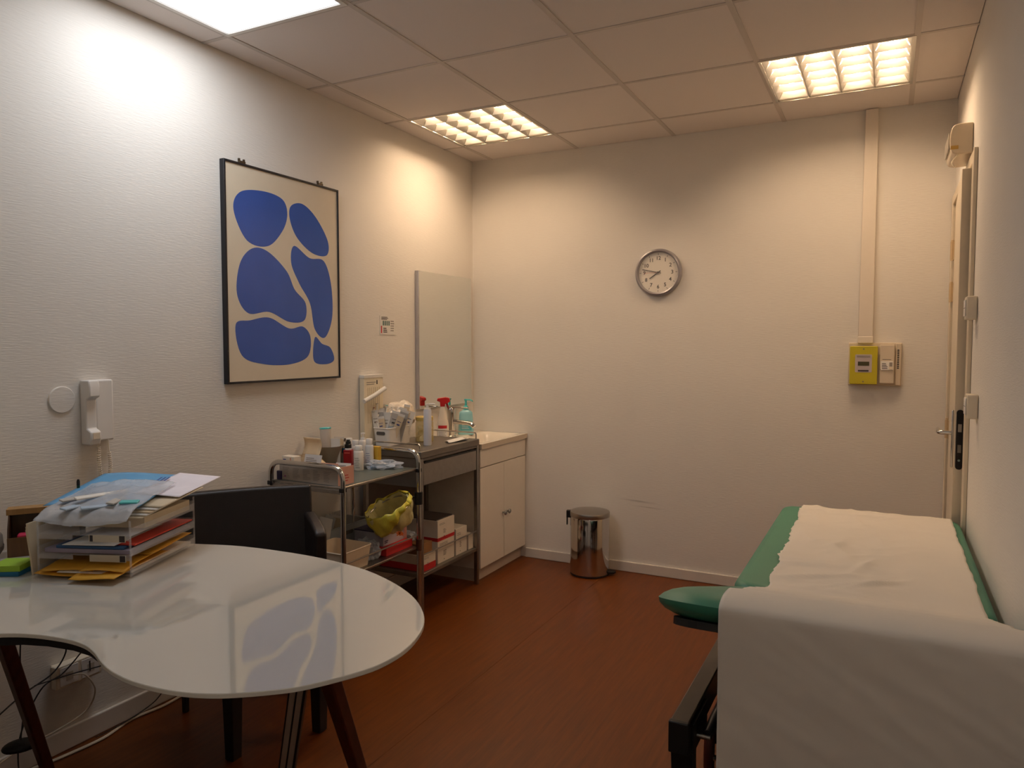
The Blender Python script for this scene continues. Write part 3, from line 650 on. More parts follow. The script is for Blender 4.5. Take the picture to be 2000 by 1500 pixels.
# cotton jar
t = thing('cotton_jar', 'yellowish clear jar of cotton balls on the grey trolley', 'jar', (.19, -.862, ZT))
MB().lathe([(.046, 0), (.05, .004), (.05, .105), (.046, .115), (.046, .12)], 28).build('glass', mat('yellow_jar', (214, 186, 96), .12, var=0, alpha=.45), t)
MB().lathe([(.049, .118), (.049, .136), (.045, .14), (0, .14)], 28, capt=False).build('lid', mat('jar_lid', (196, 170, 96), .4), t)
COT = mat('cotton', (236, 226, 206), .95, bump=.5, bscale=(200, 200, 200))
for k in range(9):
    o = crumple('cotton_ball', COT, t, .017, .017, .028, k, .25, 2, 2); a = k * 2.4; o.location = (.025 * math.cos(a) * (k % 3 > 0), .025 * math.sin(a) * (k % 3 > 0), .006 + .03 * (k // 3))
t = thing('pump_tube', 'slim white pump dispenser tube on the grey trolley', 'dispenser', (.292, -.985, ZT), R(25))
b = MB().lathe([(.02, 0), (.0215, .004), (.0215, .188), (.019, .192)], 24).build('tube', mat('tube_white', (214, 214, 220), .3), t)
mm = MB(); mm.lathe([(.019, .192), (.0195, .196), (.007, .198), (.007, .215), (.01, .216), (.01, .224), (0, .225)], 18, capt=False); mm.tube([(0, 0, .22), (.03, 0, .222), (.04, 0, .219)], .004, 8); mm.build('pump', WHITE, t)
o = MB().grid(lambda u, v: (.30 + .06 * u + .03 * v, -.83 + .16 * v - .05 * u, ZT + .004 + .008 * math.sin(3 * u + 2 * v) ** 2), 8, 8).build('paper_towel', SHEET, solid=.002); tag(o, 'folded white paper towel near the rail of the grey trolley', 'paper towel')
# cartons on its lower shelf
def carton(lab, x0, x1, y0, y1, z0, z1, mtl, bands=(), prints=True, group=None, seed=1, rz=0, top=None):
    cx, cy_ = (x0 + x1) / 2, (y0 + y1) / 2; hx, hy, hz = (x1 - x0) / 2, (y1 - y0) / 2, z1 - z0
    t = thing('carton', lab, 'box', (cx, cy_, z0), rz, group)
    b = rbox(-hx, hx, -hy, hy, 0, hz).build('box', mtl, t, bevel=.0012, smooth=0)
    if prints:
        Mf = frame((hx, 0, 0), (0, 1, 0), (0, 0, 1), (1, 0, 0))
        lines(MB(), 2, -hy * .8, hy * .2, hz * .74, hz * .86, Mf, .4, seed).build('print', GREYINK, b, smooth=0)
        lines(MB(), 4, -hy * .35, hy * .05, hz * .28, hz * .52, Mf, .35, seed + 3).build('print', INK, b, smooth=0)
        lines(MB(), 1, -hy * .3, -hy * .2, hz * .1, hz * .14, Mf, .8, seed + 5, False).build('mark', INK, b, smooth=0)
    for (a0, a1, cm) in bands:
        rbox(-hx - .0004, hx + .0004, -hy - .0004, hy + .0004, hz * a0, hz * a1).build('colour_band', cm, b, smooth=0)
    if top: rbox(-hx * .9, hx * .9, -hy * .96, hy * .96, hz, hz + .005).build('lid', top, b, smooth=0)
    return t
SZ = .2155
carton('white carton at the bottom of the stack on the grey trolley shelf', .17, .37, -1.011, -.846, SZ, .342, CARD, [(.94, 1, REDINK)], seed=2)
carton('large white carton on top of the stack on the grey trolley shelf', .17, .37, -1.011, -.843, .343, .446, CARD, [(0, .1, REDINK)], seed=4, top=mat('lid_dark', (60, 52, 50), .5))
carton('narrow white carton right of the carton stack on the grey trolley shelf', .22, .372, -.83, -.713, SZ, .362, CARD, seed=7)
carton('small cream carton at the far end of the grey trolley shelf', .24, .374, -.697, -.645, SZ, .302, CARD, prints=False)
carton('white carton with red base at the near end of the grey trolley shelf', .1, .378, -1.165, -1.045, SZ, .298, CARD, [(0, .42, REDINK)], seed=9)
carton('brown kraft carton lying on the red-based carton', .12, .36, -1.155, -1.05, .2985, .352, BROWNC, prints=False)
t = thing('film_packet', 'clear film packet lying on the brown kraft carton', 'packet', (.24, -1.1, .3525)); crumple('film', FILM, t, .06, .035, .05, 8, .4, 2.5)

# ------------------------------------------------------------------ chrome trolley
t = thing('chrome_trolley', 'chrome tube trolley crowded with bottles beside the black chair', 'trolley', (0, 0, 0))
cx0, cx1, cy0, cy1 = .035, .442, -1.852, -1.292; TZ = .778
for y in (cy0, cy1):
    MB().tube(rpath([(cx0, y, .06), (cx0, y, .862), (cx1, y, .862), (cx1, y, .06)], .06, 8), .0115, 12).build('frame_tube', CHROME, t)
o = rbox(cx0 + .006, cx1 - .004, cy0 + .006, cy1 - .006, TZ - .012, TZ).build('top_shelf', STEEL, t, bevel=.003)
rbox(cx0 + .016, cx1 - .014, cy0 + .016, cy1 - .016, TZ, TZ + .0008).build('shelf_mat', mat('shelf_green', (96, 104, 98), .35, .2), o, smooth=0)
rbox(cx0 + .01, cx1 - .01, cy0 - .002, cy0 + .006, TZ - .03, TZ - .012).build('edge_bar', STEEL, o, bevel=.001)
SH = .392
o = rbox(cx0 + .006, cx1 - .004, cy0 + .006, cy1 - .006, SH - .012, SH).build('lower_shelf', STEEL, t, bevel=.003)
MB().tube([(cx1 - .003, cy0, .447), (cx1 - .003, cy1, .447)], .004, 8).build('shelf_rail', STEEL, o)
for (x, y) in ((cx0, cy0), (cx1, cy0), (cx0, cy1), (cx1, cy1)):
    w_ = MB(); w_.lathe([(.0, -.008), (.024, -.006), (.026, 0), (.024, .006), (0, .008)], 18, M=Matrix.Rotation(R(90), 4, 'X'), o=(x, y, .0262), capb=False, capt=False); w_.tube([(x, y, .03), (x, y, .062)], .007, 8); w_.build('castor', BLACKP, t)
    MB().lathe([(.0155, 0), (.0155, .055)], 14, o=(x, y, SH - .02)).build('collar', mat('collar_brown', (90, 62, 48), .45, .3), t)
    rbox(x - .01, x + .01, y - .014, y + .014, TZ - .02, TZ - .002).build('bracket', BLACKP, t, bevel=.002)
TZ += .0012
# open printed carton in front
t = thing('printed_carton', 'long open printed carton behind the near rail of the chrome trolley', 'box', (.235, -1.782, TZ), R(-3))
LB = mat('carton_grey', (178, 168, 156), .6)
mm = MB(); mm.box(-.175, .175, -.05, -.048, 0, .068); mm.box(-.175, .175, .048, .05, 0, .068); mm.box(-.175, -.173, -.048, .048, 0, .068); mm.box(-.173, .173, -.048, .048, 0, .002)
b = mm.build('box', LB, t, smooth=0); rbox(.173, .175, -.048, .048, 0, .078).build('pink_end', PINK, b, smooth=0)
lines(MB(), 3, -.03, .03, .015, .05, frame((.175, 0, 0), (0, 1, 0), (0, 0, 1), (1, 0, 0)), .3, 3).build('print', REDINK, b, smooth=0)
Mf = frame((0, -.05, 0), (1, 0, 0), (0, 0, 1), (0, -1, 0))
for k in range(5): lines(MB(), 7, -.155 + k * .062, -.108 + k * .062, .012, .06, Mf, .35, k).build('print', GREYINK, b, smooth=0)
rbox(-.145, -.135, -.0505, -.05, .012, .02).build('mark', mat('mauve', (150, 90, 130), .6), b, smooth=0)
for k, (x, w_, h_, mt_, lean, lb_) in enumerate(((-.135, .05, .082, SHEET, .1, 'white leaflet sticking up at the left of the printed carton'), (-.06, .1, .105, mat('leaflet_veil', (206, 202, 200), .5), .25, 'large pale leaflet sticking up from the printed carton'), (.05, .09, .074, PINK, -.05, 'pink leaflet lying in the printed carton'), (.105, .075, .076, SHEET, .2, 'white folded leaflet with violet print in the printed carton'))):
    tt = thing('leaflet', lb_, 'leaflet', (.235 + x, -1.775 - x * .05 + .015 * k, TZ + .003), 0, None, (-lean, 0, R(-6 + 5 * k)))
    p_ = rbox(-w_ / 2, w_ / 2, -.001, .001, 0, h_).build('paper', mt_, tt, smooth=0)
    lines(MB(), 4, -w_ * .4, w_ * .3, h_ * .6, h_ * .9, frame((0, -.001, 0), (1, 0, 0), (0, 0, 1), (0, -1, 0)), .4, k).build('print', [GREYINK, GREYINK, PURPLE, PURPLE][k], p_, smooth=0)
t = carton('small white box with orange stripe at the near left corner of the chrome trolley', .05, .125, -1.800, -1.758, TZ + .0025, TZ + .1, CARD, prints=False, rz=R(-3))
rbox(.014, .018, -.0214, .0214, 0, .0925).build('orange_stripe', ORANGE, t, smooth=0); rbox(-.03, -.012, -.0216, -.021, .05, .085).build('blue_print', BLUEINK, t, smooth=0)
o = MB().lathe([(.013, 0), (.0145, .002), (.0145, .036), (.013, .038)], 18, o=(.06, -1.822, TZ)).build('purple_cap', PURPLE); tag(o, 'dark purple plastic cap at the corner of the chrome trolley', 'cap')
# open cream carton with raised lid
t = thing('open_carton', 'cream carton with its lid flap raised on the chrome trolley', 'box', (.068, -1.672, TZ), R(-4))
mm = MB(); mm.box(-.055, .055, -.035, -.033, 0, .082); mm.box(-.055, .055, .033, .035, 0, .082); mm.box(-.055, -.053, -.033, .033, 0, .082); mm.box(.053, .055, -.033, .033, 0, .082); mm.box(-.053, .053, -.033, .033, 0, .002); b = mm.build('box', CARDC, t, smooth=0)
MB().grid(lambda u, v: (-.055 + .11 * u, .034 + .018 * math.sin(v * 2.6), .082 + .082 * v), 4, 10).build('lid_flap', CARDC, t, solid=.0015)
MB().grid(lambda u, v: (.054 + .05 * v, -.033 + .066 * u, .082 - .03 * v), 2, 4).build('side_flap', CARDC, t, solid=.0015)
# grey beaker of small supplies
t = thing('grey_beaker', 'grey tapered beaker holding small supplies on the chrome trolley', 'beaker', (.072, -1.512, TZ + .0005))
MB().lathe([(.026, 0), (.03, .003), (.062, .108), (.064, .112), (.061, .111), (.028, .006), (0, .005)], 28, capt=False).build('cup', mat('beaker_grey', (150, 138, 122), .3, var=.03), t)
t2 = thing('capped_tube', 'white tube with teal cap standing in the grey beaker', 'tube', (.068, -1.522, TZ + .05), 0, None, (0, -.05, 0))
b = MB().lathe([(.02, 0), (.023, .004), (.027, .145)], 20).build('tube', mat('tube_pale', (214, 206, 196), .35), t2); MB().lathe([(.028, .145), (.028, .150), (.026, .152)], 20).build('cap', TEALC, t2)
for k, (x, y, w_, h_, mt_, lb_) in enumerate(((.04, -1.54, .035, .13, PKM[3], 'pale blue vial pack in the grey beaker'), (.102, -1.497, .045, .135, SHEET, 'crumpled white packet in the grey beaker'), (.085, -1.475, .05, .14, PKM[1], 'cream packet at the back of the grey beaker'))):
    packet((x, y, TZ + .012), (.06, .1 * (k - 1), R(30 * k)), w_, h_, .018, mt_, lb_, None)
# bottles
def lab_cyl(b, r, z0, z1, mtl, n=24): return MB().lathe([(r, z0), (r, z1)], n, capb=False, capt=False).build('label', mtl, b)
t = thing('lotion_spray', 'slim grey spray bottle with blue band and silver cone top', 'bottle', (.108, -1.44, TZ))
b = MB().lathe([(.016, 0), (.0175, .003), (.0175, .07), (.016, .073)], 18).build('body', mat('bottle_grey', (170, 160, 148), .3), t)
MB().lathe([(.0175, .073), (.0175, .096)], 18).build('band', mat('band_blue', (28, 84, 110), .35), t); MB().lathe([(.017, .096), (.007, .122), (.006, .128)], 18).build('cone', CHROME, t); MB().lathe([(.008, .128), (.008, .142)], 14).build('cap', mat('cap_brown', (96, 80, 68), .4), t)
t = thing('red_bottle', 'red bottle with black ribbed cap on the chrome trolley', 'bottle', (.150, -1.462, TZ), R(20))
b = MB().prism(rrect(-.021, .021, -.019, .019, .008), 0, .092).build('body', REDB, t, bevel=.004, seg=3)
MB().lathe([(.016, .092), (.016, .1)], 20).build('collar', WHITE, t)
MB().lathe([(.0155, .1), (.0155, .118), (.0125, .12), (.0125, .132), (.009, .133), (.009, .14)], 20).build('cap', BLACKP, t)
lines(MB(), 1, -.014, .014, .076, .082, frame((0, -.0192, 0), (1, 0, 0), (0, 0, 1), (0, -1, 0)), .8, 2, False).build('print', mat('red_light', (220, 96, 84), .4), b, smooth=0)
def wbottle(lab, loc, r, h, kind, col=(232, 224, 212), prnt=INK, band=None):
    t = thing('white_bottle', lab, 'bottle', loc, R(-65), 'white bottles on the chrome trolley')
    mt_ = mat('bottle_%d_%d_%d' % col, col, .32)
    b = MB().lathe([(r * .94, 0), (r, .003), (r, h * .72), (r * .9, h * .77), (r * .72, h * .79)], 22).build('body', mt_, t)
    if kind == 'pump':
        MB().lathe([(r * .6, h * .79), (r * .6, h * .85), (.004, h * .86), (.004, h * .96), (.011, h * .965), (.011, h), (0, h)], 18, capt=False).build('pump', WHITE, t)
    else:
        MB().lathe([(r * .76, h * .79), (r * .78, h * .8), (r * .78, h * .98), (r * .7, h)], 20).build('cap', WHITE, t)
    lb = MB()
    for k in range(6): lab_patch(lb, r + .0004, -25 - (k % 3) * 8, 25 - (k * 7) % 12, h * (.12 + .075 * k), h * (.135 + .075 * k), None, 5)
    lb.build('print', prnt, b)
    if band: MB().lathe([(r + .0003, h * .5), (r + .0003, h * .54)], 22, capb=False, capt=False).build('band', band, b)
wbottle('round white bottle with dark print in front of the red bottle', (.222, -1.474, TZ), .0235, .118, 'cap')
wbottle('tall white box-shouldered bottle at the right of the bottle cluster', (.222, -1.392, TZ), .021, .142, 'cap', (214, 214, 212), BLUEINK)
wbottle('white pump bottle at the back of the bottle cluster', (.168, -1.372, TZ), .021, .165, 'pump')
wbottle('white bottle behind the red bottle', (.14, -1.395, TZ), .022, .13, 'cap', (226, 214, 200), GREYINK)
wbottle('short white bottle near the wall behind the cluster', (.088, -1.38, TZ), .021, .135, 'cap', (220, 208, 194), GREYINK)
t = carton('slim yellow-edged carton behind the white bottles', .215, .255, -1.366, -1.34, TZ, TZ + .1, mat('yellow_carton', (206, 166, 60), .5), prints=False)
t = thing('wrapped_packet', 'crumpled clear-wrapped packet at the far end of the chrome trolley', 'packet', (.30, -1.385, TZ), R(35)); crumple('wrap', FILM, t, .085, .04, .04, 5, .45, 2.2, 4)
rbox(-.06, .055, -.026, .022, .004, .018).build('contents', PKM[3], t, bevel=.006)
# lower shelf of the chrome trolley
SH += .0008
basket('low_basket', 'white low basket at the near end of the lower chrome shelf', (.315, -1.735, SH), R(180), .215, .205, .092, mat('basket_cream', (224, 206, 180), .4))
t = basket('clear_basket', 'clear grey plastic basket at the back of the lower chrome shelf', (.125, -1.52, SH), R(90), .3, .15, .13, mat('clear_grey', (176, 184, 188), .2, var=0, alpha=.55))
for k in range(6):
    packet((.1 + .02 * (k % 3), -1.6 + .035 * k, SH + .01), (.15 * (k % 2) - .1, .25 - .08 * k, R(25 * k)), .06, .17, .012, PKM[k % 3], 'pale packet standing in the clear basket', 'packets in the clear basket')
carton('red flat carton under the glove box on the lower chrome shelf', .195, .412, -1.515, -1.305, SH, .428, REDINK, prints=False)
t = thing('glove_box', 'white glove box with orange hand picture on the lower chrome shelf', 'box', (.290, -1.395, .4286))
b = rbox(-.085, .085, -.095, .095, 0, .066).build('box', mat('glove_blue', (186, 184, 194), .5), t, bevel=.001, smooth=0)
rbox(-.0855, .0855, -.0955, .0955, .062, .0668).build('top_band', PURPLE, b, smooth=0)
hd = MB(); Mh = frame((.0852, .035, .034), (0, 1, 0), (0, 0, 1), (1, 0, 0))
def poly(mb, pts): mb.add([Mh @ Vector((x, y, .0003)) for x, y in pts], [tuple(range(len(pts)))])
poly(hd, [(.0, -.012), (.02, -.014), (.03, -.02), (.034, -.008), (.022, .004), (.006, .006), (-.004, 0)])
for k, (a, l) in enumerate(((115, .028), (140, .032), (162, .032), (186, .028), (60, .02))):
    ca, sa = math.cos(R(a)), math.sin(R(a)); o0 = (.004, -.002); px, py = -sa * .0034, ca * .0034
    poly(hd, [(o0[0] + px, o0[1] + py), (o0[0] - px, o0[1] - py), (o0[0] + ca * l - px, o0[1] + sa * l - py), (o0[0] + ca * l + px, o0[1] + sa * l + py)])
hd.build('hand_picture', ORANGE, b, smooth=0, recalc=False)
rbox(.0851, .0854, .07, .0953, 0, .066).build('pale_end', PINK, b, smooth=0)
lines(MB(), 2, -.085, -.05, .012, .028, frame((.0852, 0, 0), (0, 1, 0), (0, 0, 1), (1, 0, 0)), .6, 3).build('print', PURPLE, b, smooth=0)
t = thing('film_bag', 'crumpled clear plastic bag between low basket and glove box', 'bag', (.34, -1.565, SH)); crumple('film', FILM, t, .06, .045, .085, 11, .4, 2.4, 4)
for k, (x, y, r, h, lb_) in enumerate(((.09, -1.745, .03, .155, 'wide white bottle on the lower chrome shelf near the wall'), (.186, -1.705, .020, .13, 'white capped bottle on the lower chrome shelf'))):
    t = thing('white_bottle', lb_, 'bottle', (x, y, SH), 0); MB().lathe([(r * .95, 0), (r, .003), (r, h * .7), (r * .8, h * .76)], 20).build('body', mat('bottle_dim', (216, 202, 182), .4), t); MB().lathe([(r * .82, h * .76), (r * .84, h), (r * .5, h)], 20).build('cap', WHITE, t)
carton('small cream carton beside the bottles on the lower chrome shelf', .122, .16, -1.73, -1.69, SH, SH + .135, CARDC, seed=12)
packet((.155, -1.672, SH + .008), (.1, .2, R(20)), .06, .19, .01, SHEET, 'white paper pouch leaning on the lower chrome shelf', None)
# yellow waste bag on its ring
t = thing('waste_bag', 'yellow plastic bag lining a ring holder on the chrome trolley leg', 'bag', (.412, -1.482, .602), 0, None, (R(26), R(-14), 0))
def bagf(u, v):
    a = u * 2 * math.pi; r = .112 * max(0.02, math.cos(v * 1.3)) ** .6 * (1 + .12 * nz(math.cos(a) * 2, math.sin(a) * 2, v * 3) + .035 * math.sin(a * 9 + v * 3)); zz = .03 - .125 * math.sin(v * 1.35)
    return (r * math.cos(a), r * math.sin(a) * .9, zz + .014 * nz(math.cos(a) * 3, math.sin(a) * 3, 5))
MB().grid(bagf, 48, 16).build('bag', PALEY, t, solid=.001)
def cuff(u, v):
    a = u * 2 * math.pi; r = .114 + .008 * math.sin(v * 3) + .010 * nz(math.cos(a) * 4, math.sin(a) * 4, v * 2) + .004 * math.sin(a * 13)
    return (r * math.cos(a), r * math.sin(a) * .91, .036 + .012 * nz(math.cos(a) * 3, math.sin(a) * 3, 5) - .06 * v * (1 + .75 * math.cos(a + 2.4) + .2 * math.sin(a * 3)))
MB().grid(cuff, 72, 8).build('folded_cuff', YELLOW, t, solid=.001)
MB().tube([(.110 * math.cos(k * R(10)), .110 * .9 * math.sin(k * R(10)), .012) for k in range(36)], .003, 6, True).build('ring', STEEL, t)
t = thing('ring_clamp', 'black clamp holding the bag ring on the chrome trolley leg', 'clamp', (cx1, cy1, .60))
MB().lathe([(.0125, 0), (.02, 0), (.02, .06), (.0125, .06)], 16, capb=False, capt=False).build('collar', BLACKP, t); MB().tube([(-.015, -.01, .035), (-.04, -.03, .035)], .005, 8).build('arm', BLACKP, t)

# ------------------------------------------------------------------ black armchair
t = thing('armchair', 'black leather armchair between the desk and the poster wall', 'chair', (0, 0, 0))
U = Vector((.61, .79, 0)).normalized(); Nf = Vector((U.y, -U.x, 0))        # U along the back, Nf facing the desk
BC = Vector((.305, -2.272, 0)) ; Mc = frame(BC, U, -Nf, (0, 0, 1))          # local x along back, local y to the rear
def cq(mb): mb.v = [tuple(Mc @ Vector(p)) for p in mb.v]; return mb
def bkf(sgn):
    def f(u, v):
        x = (u - .5) * .53; z = .40 + .425 * v; y = .02 + .05 * v + .03 * (abs(u - .5) * 2) ** 2 * -1 + sgn * .022
        return (x, y, z)
    return f
mm = MB(); mm.grid(bkf(-1), 10, 6); mm.grid(bkf(1), 10, 6)
# close the slab edges
nu, nv = 10, 6; k0 = (nu + 1) * (nv + 1)
ring = [i for i in range(nu + 1)] + [(j + 1) * (nu + 1) - 1 for j in range(1, nv + 1)] + [nv * (nu + 1) + i for i in range(nu - 1, -1, -1)] + [j * (nu + 1) for j in range(nv - 1, 0, -1)]
for i in range(len(ring)):
    a, b = ring[i], ring[(i + 1) % len(ring)]; mm.f.append((a, b, b + k0, a + k0)); mm.mi.append(0)
cq(mm).build('backrest', LEATHER, t, bevel=.01, seg=3)
mm = MB(); mm.box(-.245, .245, -.46, .03, .33, .455); cq(mm).build('seat', LEATHER, t, bevel=.02, seg=3)
for s_ in (-1, 1):
    mm = MB(); x = s_ * .255
    mm.prism([(.02, .34), (.02, .722), (-.10, .715), (-.20, .700), (-.222, .685), (-.20, .34)], x - .022, x + .022, 'x'); cq(mm).build('armrest', LEATHER, t, bevel=.01, seg=3)
def taper_leg(mb, top, bot, w0, w1):
    T_, B_ = Vector(top), Vector(bot)
    V = [T_ + Vector((a * w0, b * w0, 0)) for a, b in ((-1, -1), (1, -1), (1, 1), (-1, 1))] + [B_ + Vector((a * w1, b * w1, 0)) for a, b in ((-1, -1), (1, -1), (1, 1), (-1, 1))]
    return mb.add(V, [(0, 1, 2, 3), (7, 6, 5, 4), (0, 4, 5, 1), (1, 5, 6, 2), (2, 6, 7, 3), (3, 7, 4, 0)])
for (bx, by, k_) in ((.150, -2.414, .5), (.557, -2.556, 1), (.690, -2.288, 1), (.44, -2.10, .6)):
    taper_leg(MB(), (bx, by, .36), (bx, by, 0), .026 * k_, .019 * k_).build('leg', BLACKP, t, bevel=.003)

# ------------------------------------------------------------------ desk
out = [(0.5, -2.644), (0.665, -2.594), (0.915, -2.578), (1.129, -2.604), (1.283, -2.66), (1.404, -2.731), (1.49, -2.81), (1.545, -2.89), (1.578, -2.986), (1.583, -3.063), (1.568, -3.132), (1.516, -3.226), (1.474, -3.272), (1.408, -3.322), (1.357, -3.347), (1.303, -3.362), (1.237, -3.369), (1.175, -3.367), (1.111, -3.355), (1.059, -3.337), (1.012, -3.318), (0.957, -3.304), (0.896, -3.303), (0.823, -3.315), (0.764, -3.335), (.71, -3.37), (.66, -3.43), (.63, -3.52), (.615, -3.65), (.61, -3.9), (.61, -4.5), (.03, -4.5), (.03, -3.0), (.06, -2.92), (.14, -2.83), (.26, -2.75), (.38, -2.69)]
TOPZ = .74
dk = thing('desk', 'white glass kidney-shaped desk top on walnut and metal legs', 'desk', (0, 0, 0))
sm = []
P = [Vector((a, b, 0)) for a, b in out]
for i in range(len(P)):
    if 28 <= i <= 32: sm.append((P[i].x, P[i].y)); continue
    a, b, c, e = P[i - 1], P[i], P[(i + 1) % len(P)], P[(i + 2) % len(P)]
    for k in range(4):
        tt = k / 4; q = 0.5 * ((2 * b) + (c - a) * tt + (2 * a - 5 * b + 4 * c - e) * tt * tt + (3 * b - a - 3 * c + e) * tt ** 3); sm.append((q.x, q.y))
mm = MB(); mm.prism(sm, TOPZ - .010, TOPZ); n_ = len(sm); mm.mi = [0, 0] + [1] * n_
mm.build('glass_top', [GLASS_TOP, GLASS_EDGE], dk, bevel=.0015, smooth=50)
fr = MB()
def beam(mb, a, b, w_, z0, z1):
    a, b = Vector((a[0], a[1], 0)), Vector((b[0], b[1], 0)); dd = (b - a).normalized(); nn = Vector((-dd.y, dd.x, 0)) * w_
    return mb.add([a - nn + Vector((0, 0, z0)), b - nn + Vector((0, 0, z0)), b + nn + Vector((0, 0, z0)), a + nn + Vector((0, 0, z0)), a - nn + Vector((0, 0, z1)), b - nn + Vector((0, 0, z1)), b + nn + Vector((0, 0, z1)), a + nn + Vector((0, 0, z1))],
                  [(0, 3, 2, 1), (4, 5, 6, 7), (0, 1, 5, 4), (1, 2, 6, 5), (2, 3, 7, 6), (3, 0, 4, 7)])
for a, b in (((.12, -3.42), (.98, -3.17)), ((.98, -3.17), (1.30, -2.97)), ((.18, -2.95), (1.28, -2.95)), ((.12, -3.42), (.12, -4.4))): beam(fr, a, b, .018, .695, .729)
fr.build('under_frame', BLACKM, dk, smooth=0)
rim_ = MB()
for k in range(20, 30):
    beam(rim_, (out[k][0], out[k][1] + .02), (out[k + 1][0] - .0, out[k + 1][1] + .02), .006, .709, .7295) if k < 26 else beam(rim_, (out[k][0] - .02, out[k][1] + .01), (out[k + 1][0] - .02, out[k + 1][1]), .006, .709, .7295)
rim_.build('edge_rail', BLACKM, dk, smooth=0)
taper_leg(MB(), (1.304, -2.972, .70), (1.194, -2.618, 0), .021, .017).build('wooden_leg', WALNUT, dk, bevel=.005)
taper_leg(MB(), (.40, -3.195, .70), (.185, -2.927, 0), .019, .0155).build('wooden_leg', WALNUT, dk, bevel=.005)
taper_leg(MB(), (.30, -4.30, .70), (.16, -4.36, 0), .021, .017).build('wooden_leg', WALNUT, dk, bevel=.005)
a_, b_2 = Vector((1.272, -2.974, .70)), Vector((.945, -2.743, 0)); lm = MB(); sd = Vector((rt.x, rt.y, 0)).normalized(); sd = Vector((.893, .45, 0)); vd = Vector((.45, -.893, 0))
def bar(mb, off0, off1, d0, d1):
    V = []
    for p in (b_2, a_):
        for (s0, dd) in ((off0, d0), (off1, d0), (off1, d1), (off0, d1)): V.append(p + sd * s0 + vd * dd)
    return mb.add(V, [(0, 3, 2, 1), (4, 5, 6, 7), (0, 1, 5, 4), (1, 2, 6, 5), (2, 3, 7, 6), (3, 0, 4, 7)])
lg = bar(MB(), -.022, .022, -.014, .010).build('metal_leg', BLACKM, dk, bevel=.002)
for o0 in (-.0165, .002): bar(MB(), o0, o0 + .0135, .010, .0125).build('metal_strip', mat('leg_alu', (176, 168, 154), .45, .2), lg, smooth=0)

# ------------------------------------------------------------------ letter tray and papers on the desk
FR_, BR_ = Vector((.643, -2.968, 0)), Vector((.524, -2.662, 0)); dv = (BR_ - FR_).normalized(); wv = Vector((-dv.y, dv.x, 0)); TW, TD = .275, .33
if wv.x > 0: wv = -wv
MT = frame(FR_ + Vector((0, 0, TOPZ)), -wv, dv, (0, 0, 1))     # local x from left(-TW) to right(0), y to the back, z up
tray = thing('letter_tray', 'clear acrylic three-tier letter tray overflowing with papers on the desk', 'tray'); tray.matrix_world = MT
lv = (.006, .060, .115)
for k, z in enumerate(lv):
    mm = MB(); mm.box(-TW, 0, 0, TD, z, z + .0025)
    mm.box(-TW, -TW + .0025, 0, TD, z + .0025, z + .022); mm.box(-.0025, 0, 0, TD, z + .0025, z + .022); mm.box(-TW, 0, TD - .0025, TD, z + .0025, z + .03)
    if k: mm.box(-TW, -TW * .62, 0, .0025, z - .012, z); mm.box(-TW * .38, 0, 0, .0025, z - .012, z)
    o = mm.build('tier', CLEAR, tray, bevel=.0006, smooth=0)
    if k:
        rbox(-.12, -.014, -.0008, 0, z - .016, z + .003).build('index_label', mat('index_paper', (196, 188, 170), .5), o, smooth=0)
        q = MB(); q.box(-.032, -.016, -.0012, -.0008, z - .015, z + .002)
        if k == 2: q.box(-.118, -.109, -.0012, -.0008, z - .015, z + .002)
        q.build('index_print', INK, o, smooth=0)
for (x, y) in ((-TW, 0), (-.004, 0), (-TW, TD - .004), (-.004, TD - .004)):
    rbox(x, x + .004, y, y + .004, 0, .158).build('post', CLEAR, tray, smooth=0)
def sheetf(nm, lab, cat, x0, x1, y0, y1, zf, mtl, th=.0008, nu=14, nv=14, rz=0, seed=0, amp=.0):
    """bent sheet in tray coordinates; zf(u,v) gives the height"""
    t = MB().grid(lambda u, v: (x0 + (x1 - x0) * u, y0 + (y1 - y0) * v, zf(u, v) + amp * nz(u * 3 + seed, v * 3)), nu, nv).build(nm, mtl, None, solid=th)
    t.matrix_world = MT @ Matrix.Rotation(rz, 4, 'Z'); return tag(t, lab, cat)
def stack(nm, lab, cat, x0, x1, y0, y1, z0, z1, mtl, rz=0, tilt=0):
    o = rbox(x0, x1, y0, y1, z0, z1).build(nm, mtl, None, bevel=.0008, smooth=0); o.matrix_world = MT @ Matrix.Rotation(rz, 4, 'Z') @ Matrix.Rotation(tilt, 4, 'X'); return tag(o, lab, cat)
YEL = mat('envelope_yellow', (214, 160, 46), .6, var=.04)
MANI = mat('stack_beige', (206, 190, 162), .7, var=.05)
# bottom tier: yellow envelopes and white sheets
stack('paper_stack', 'stack of white sheets in the bottom tier of the letter tray', 'papers', -.26, -.012, .02, .325, .0088, .016, SHEET)
for k, (x0, x1, y0, zz, lab) in enumerate(((-.268, -.06, -.035, .020, 'yellow envelope at the bottom of the letter tray, sticking out left'), (-.14, -.008, -.062, .022, 'yellow envelope corner hanging out lowest at the front of the tray'), (-.25, -.1, -.018, .030, 'yellow envelope with torn edge in the bottom tier'), (-.13, -.006, -.026, .034, 'yellow envelope lying on top in the bottom tier'))):
    sheetf('yellow_envelope', lab, 'envelope', x0, x1, y0, y0 + .26, lambda u, v, zz=zz, k=k: zz - .012 * max(0, .25 - v) * 4 * (.6 + .3 * math.sin(u * 4 + k)), YEL, .0012, rz=R(-3 + 2 * k))['group'] = 'yellow envelopes'
sheetf('loose_sheet', 'white sheet peeping out between the yellow envelopes', 'paper', -.2, -.06, -.025, .22, lambda u, v: .025 - .006 * max(0, .2 - v) * 5, SHEET, .0008)
sheetf('yellow_folder', 'yellow folder at the back of the bottom tier', 'folder', -.2, -.006, .1, .32, lambda u, v: .037 + .008 * v, YEL, .001)
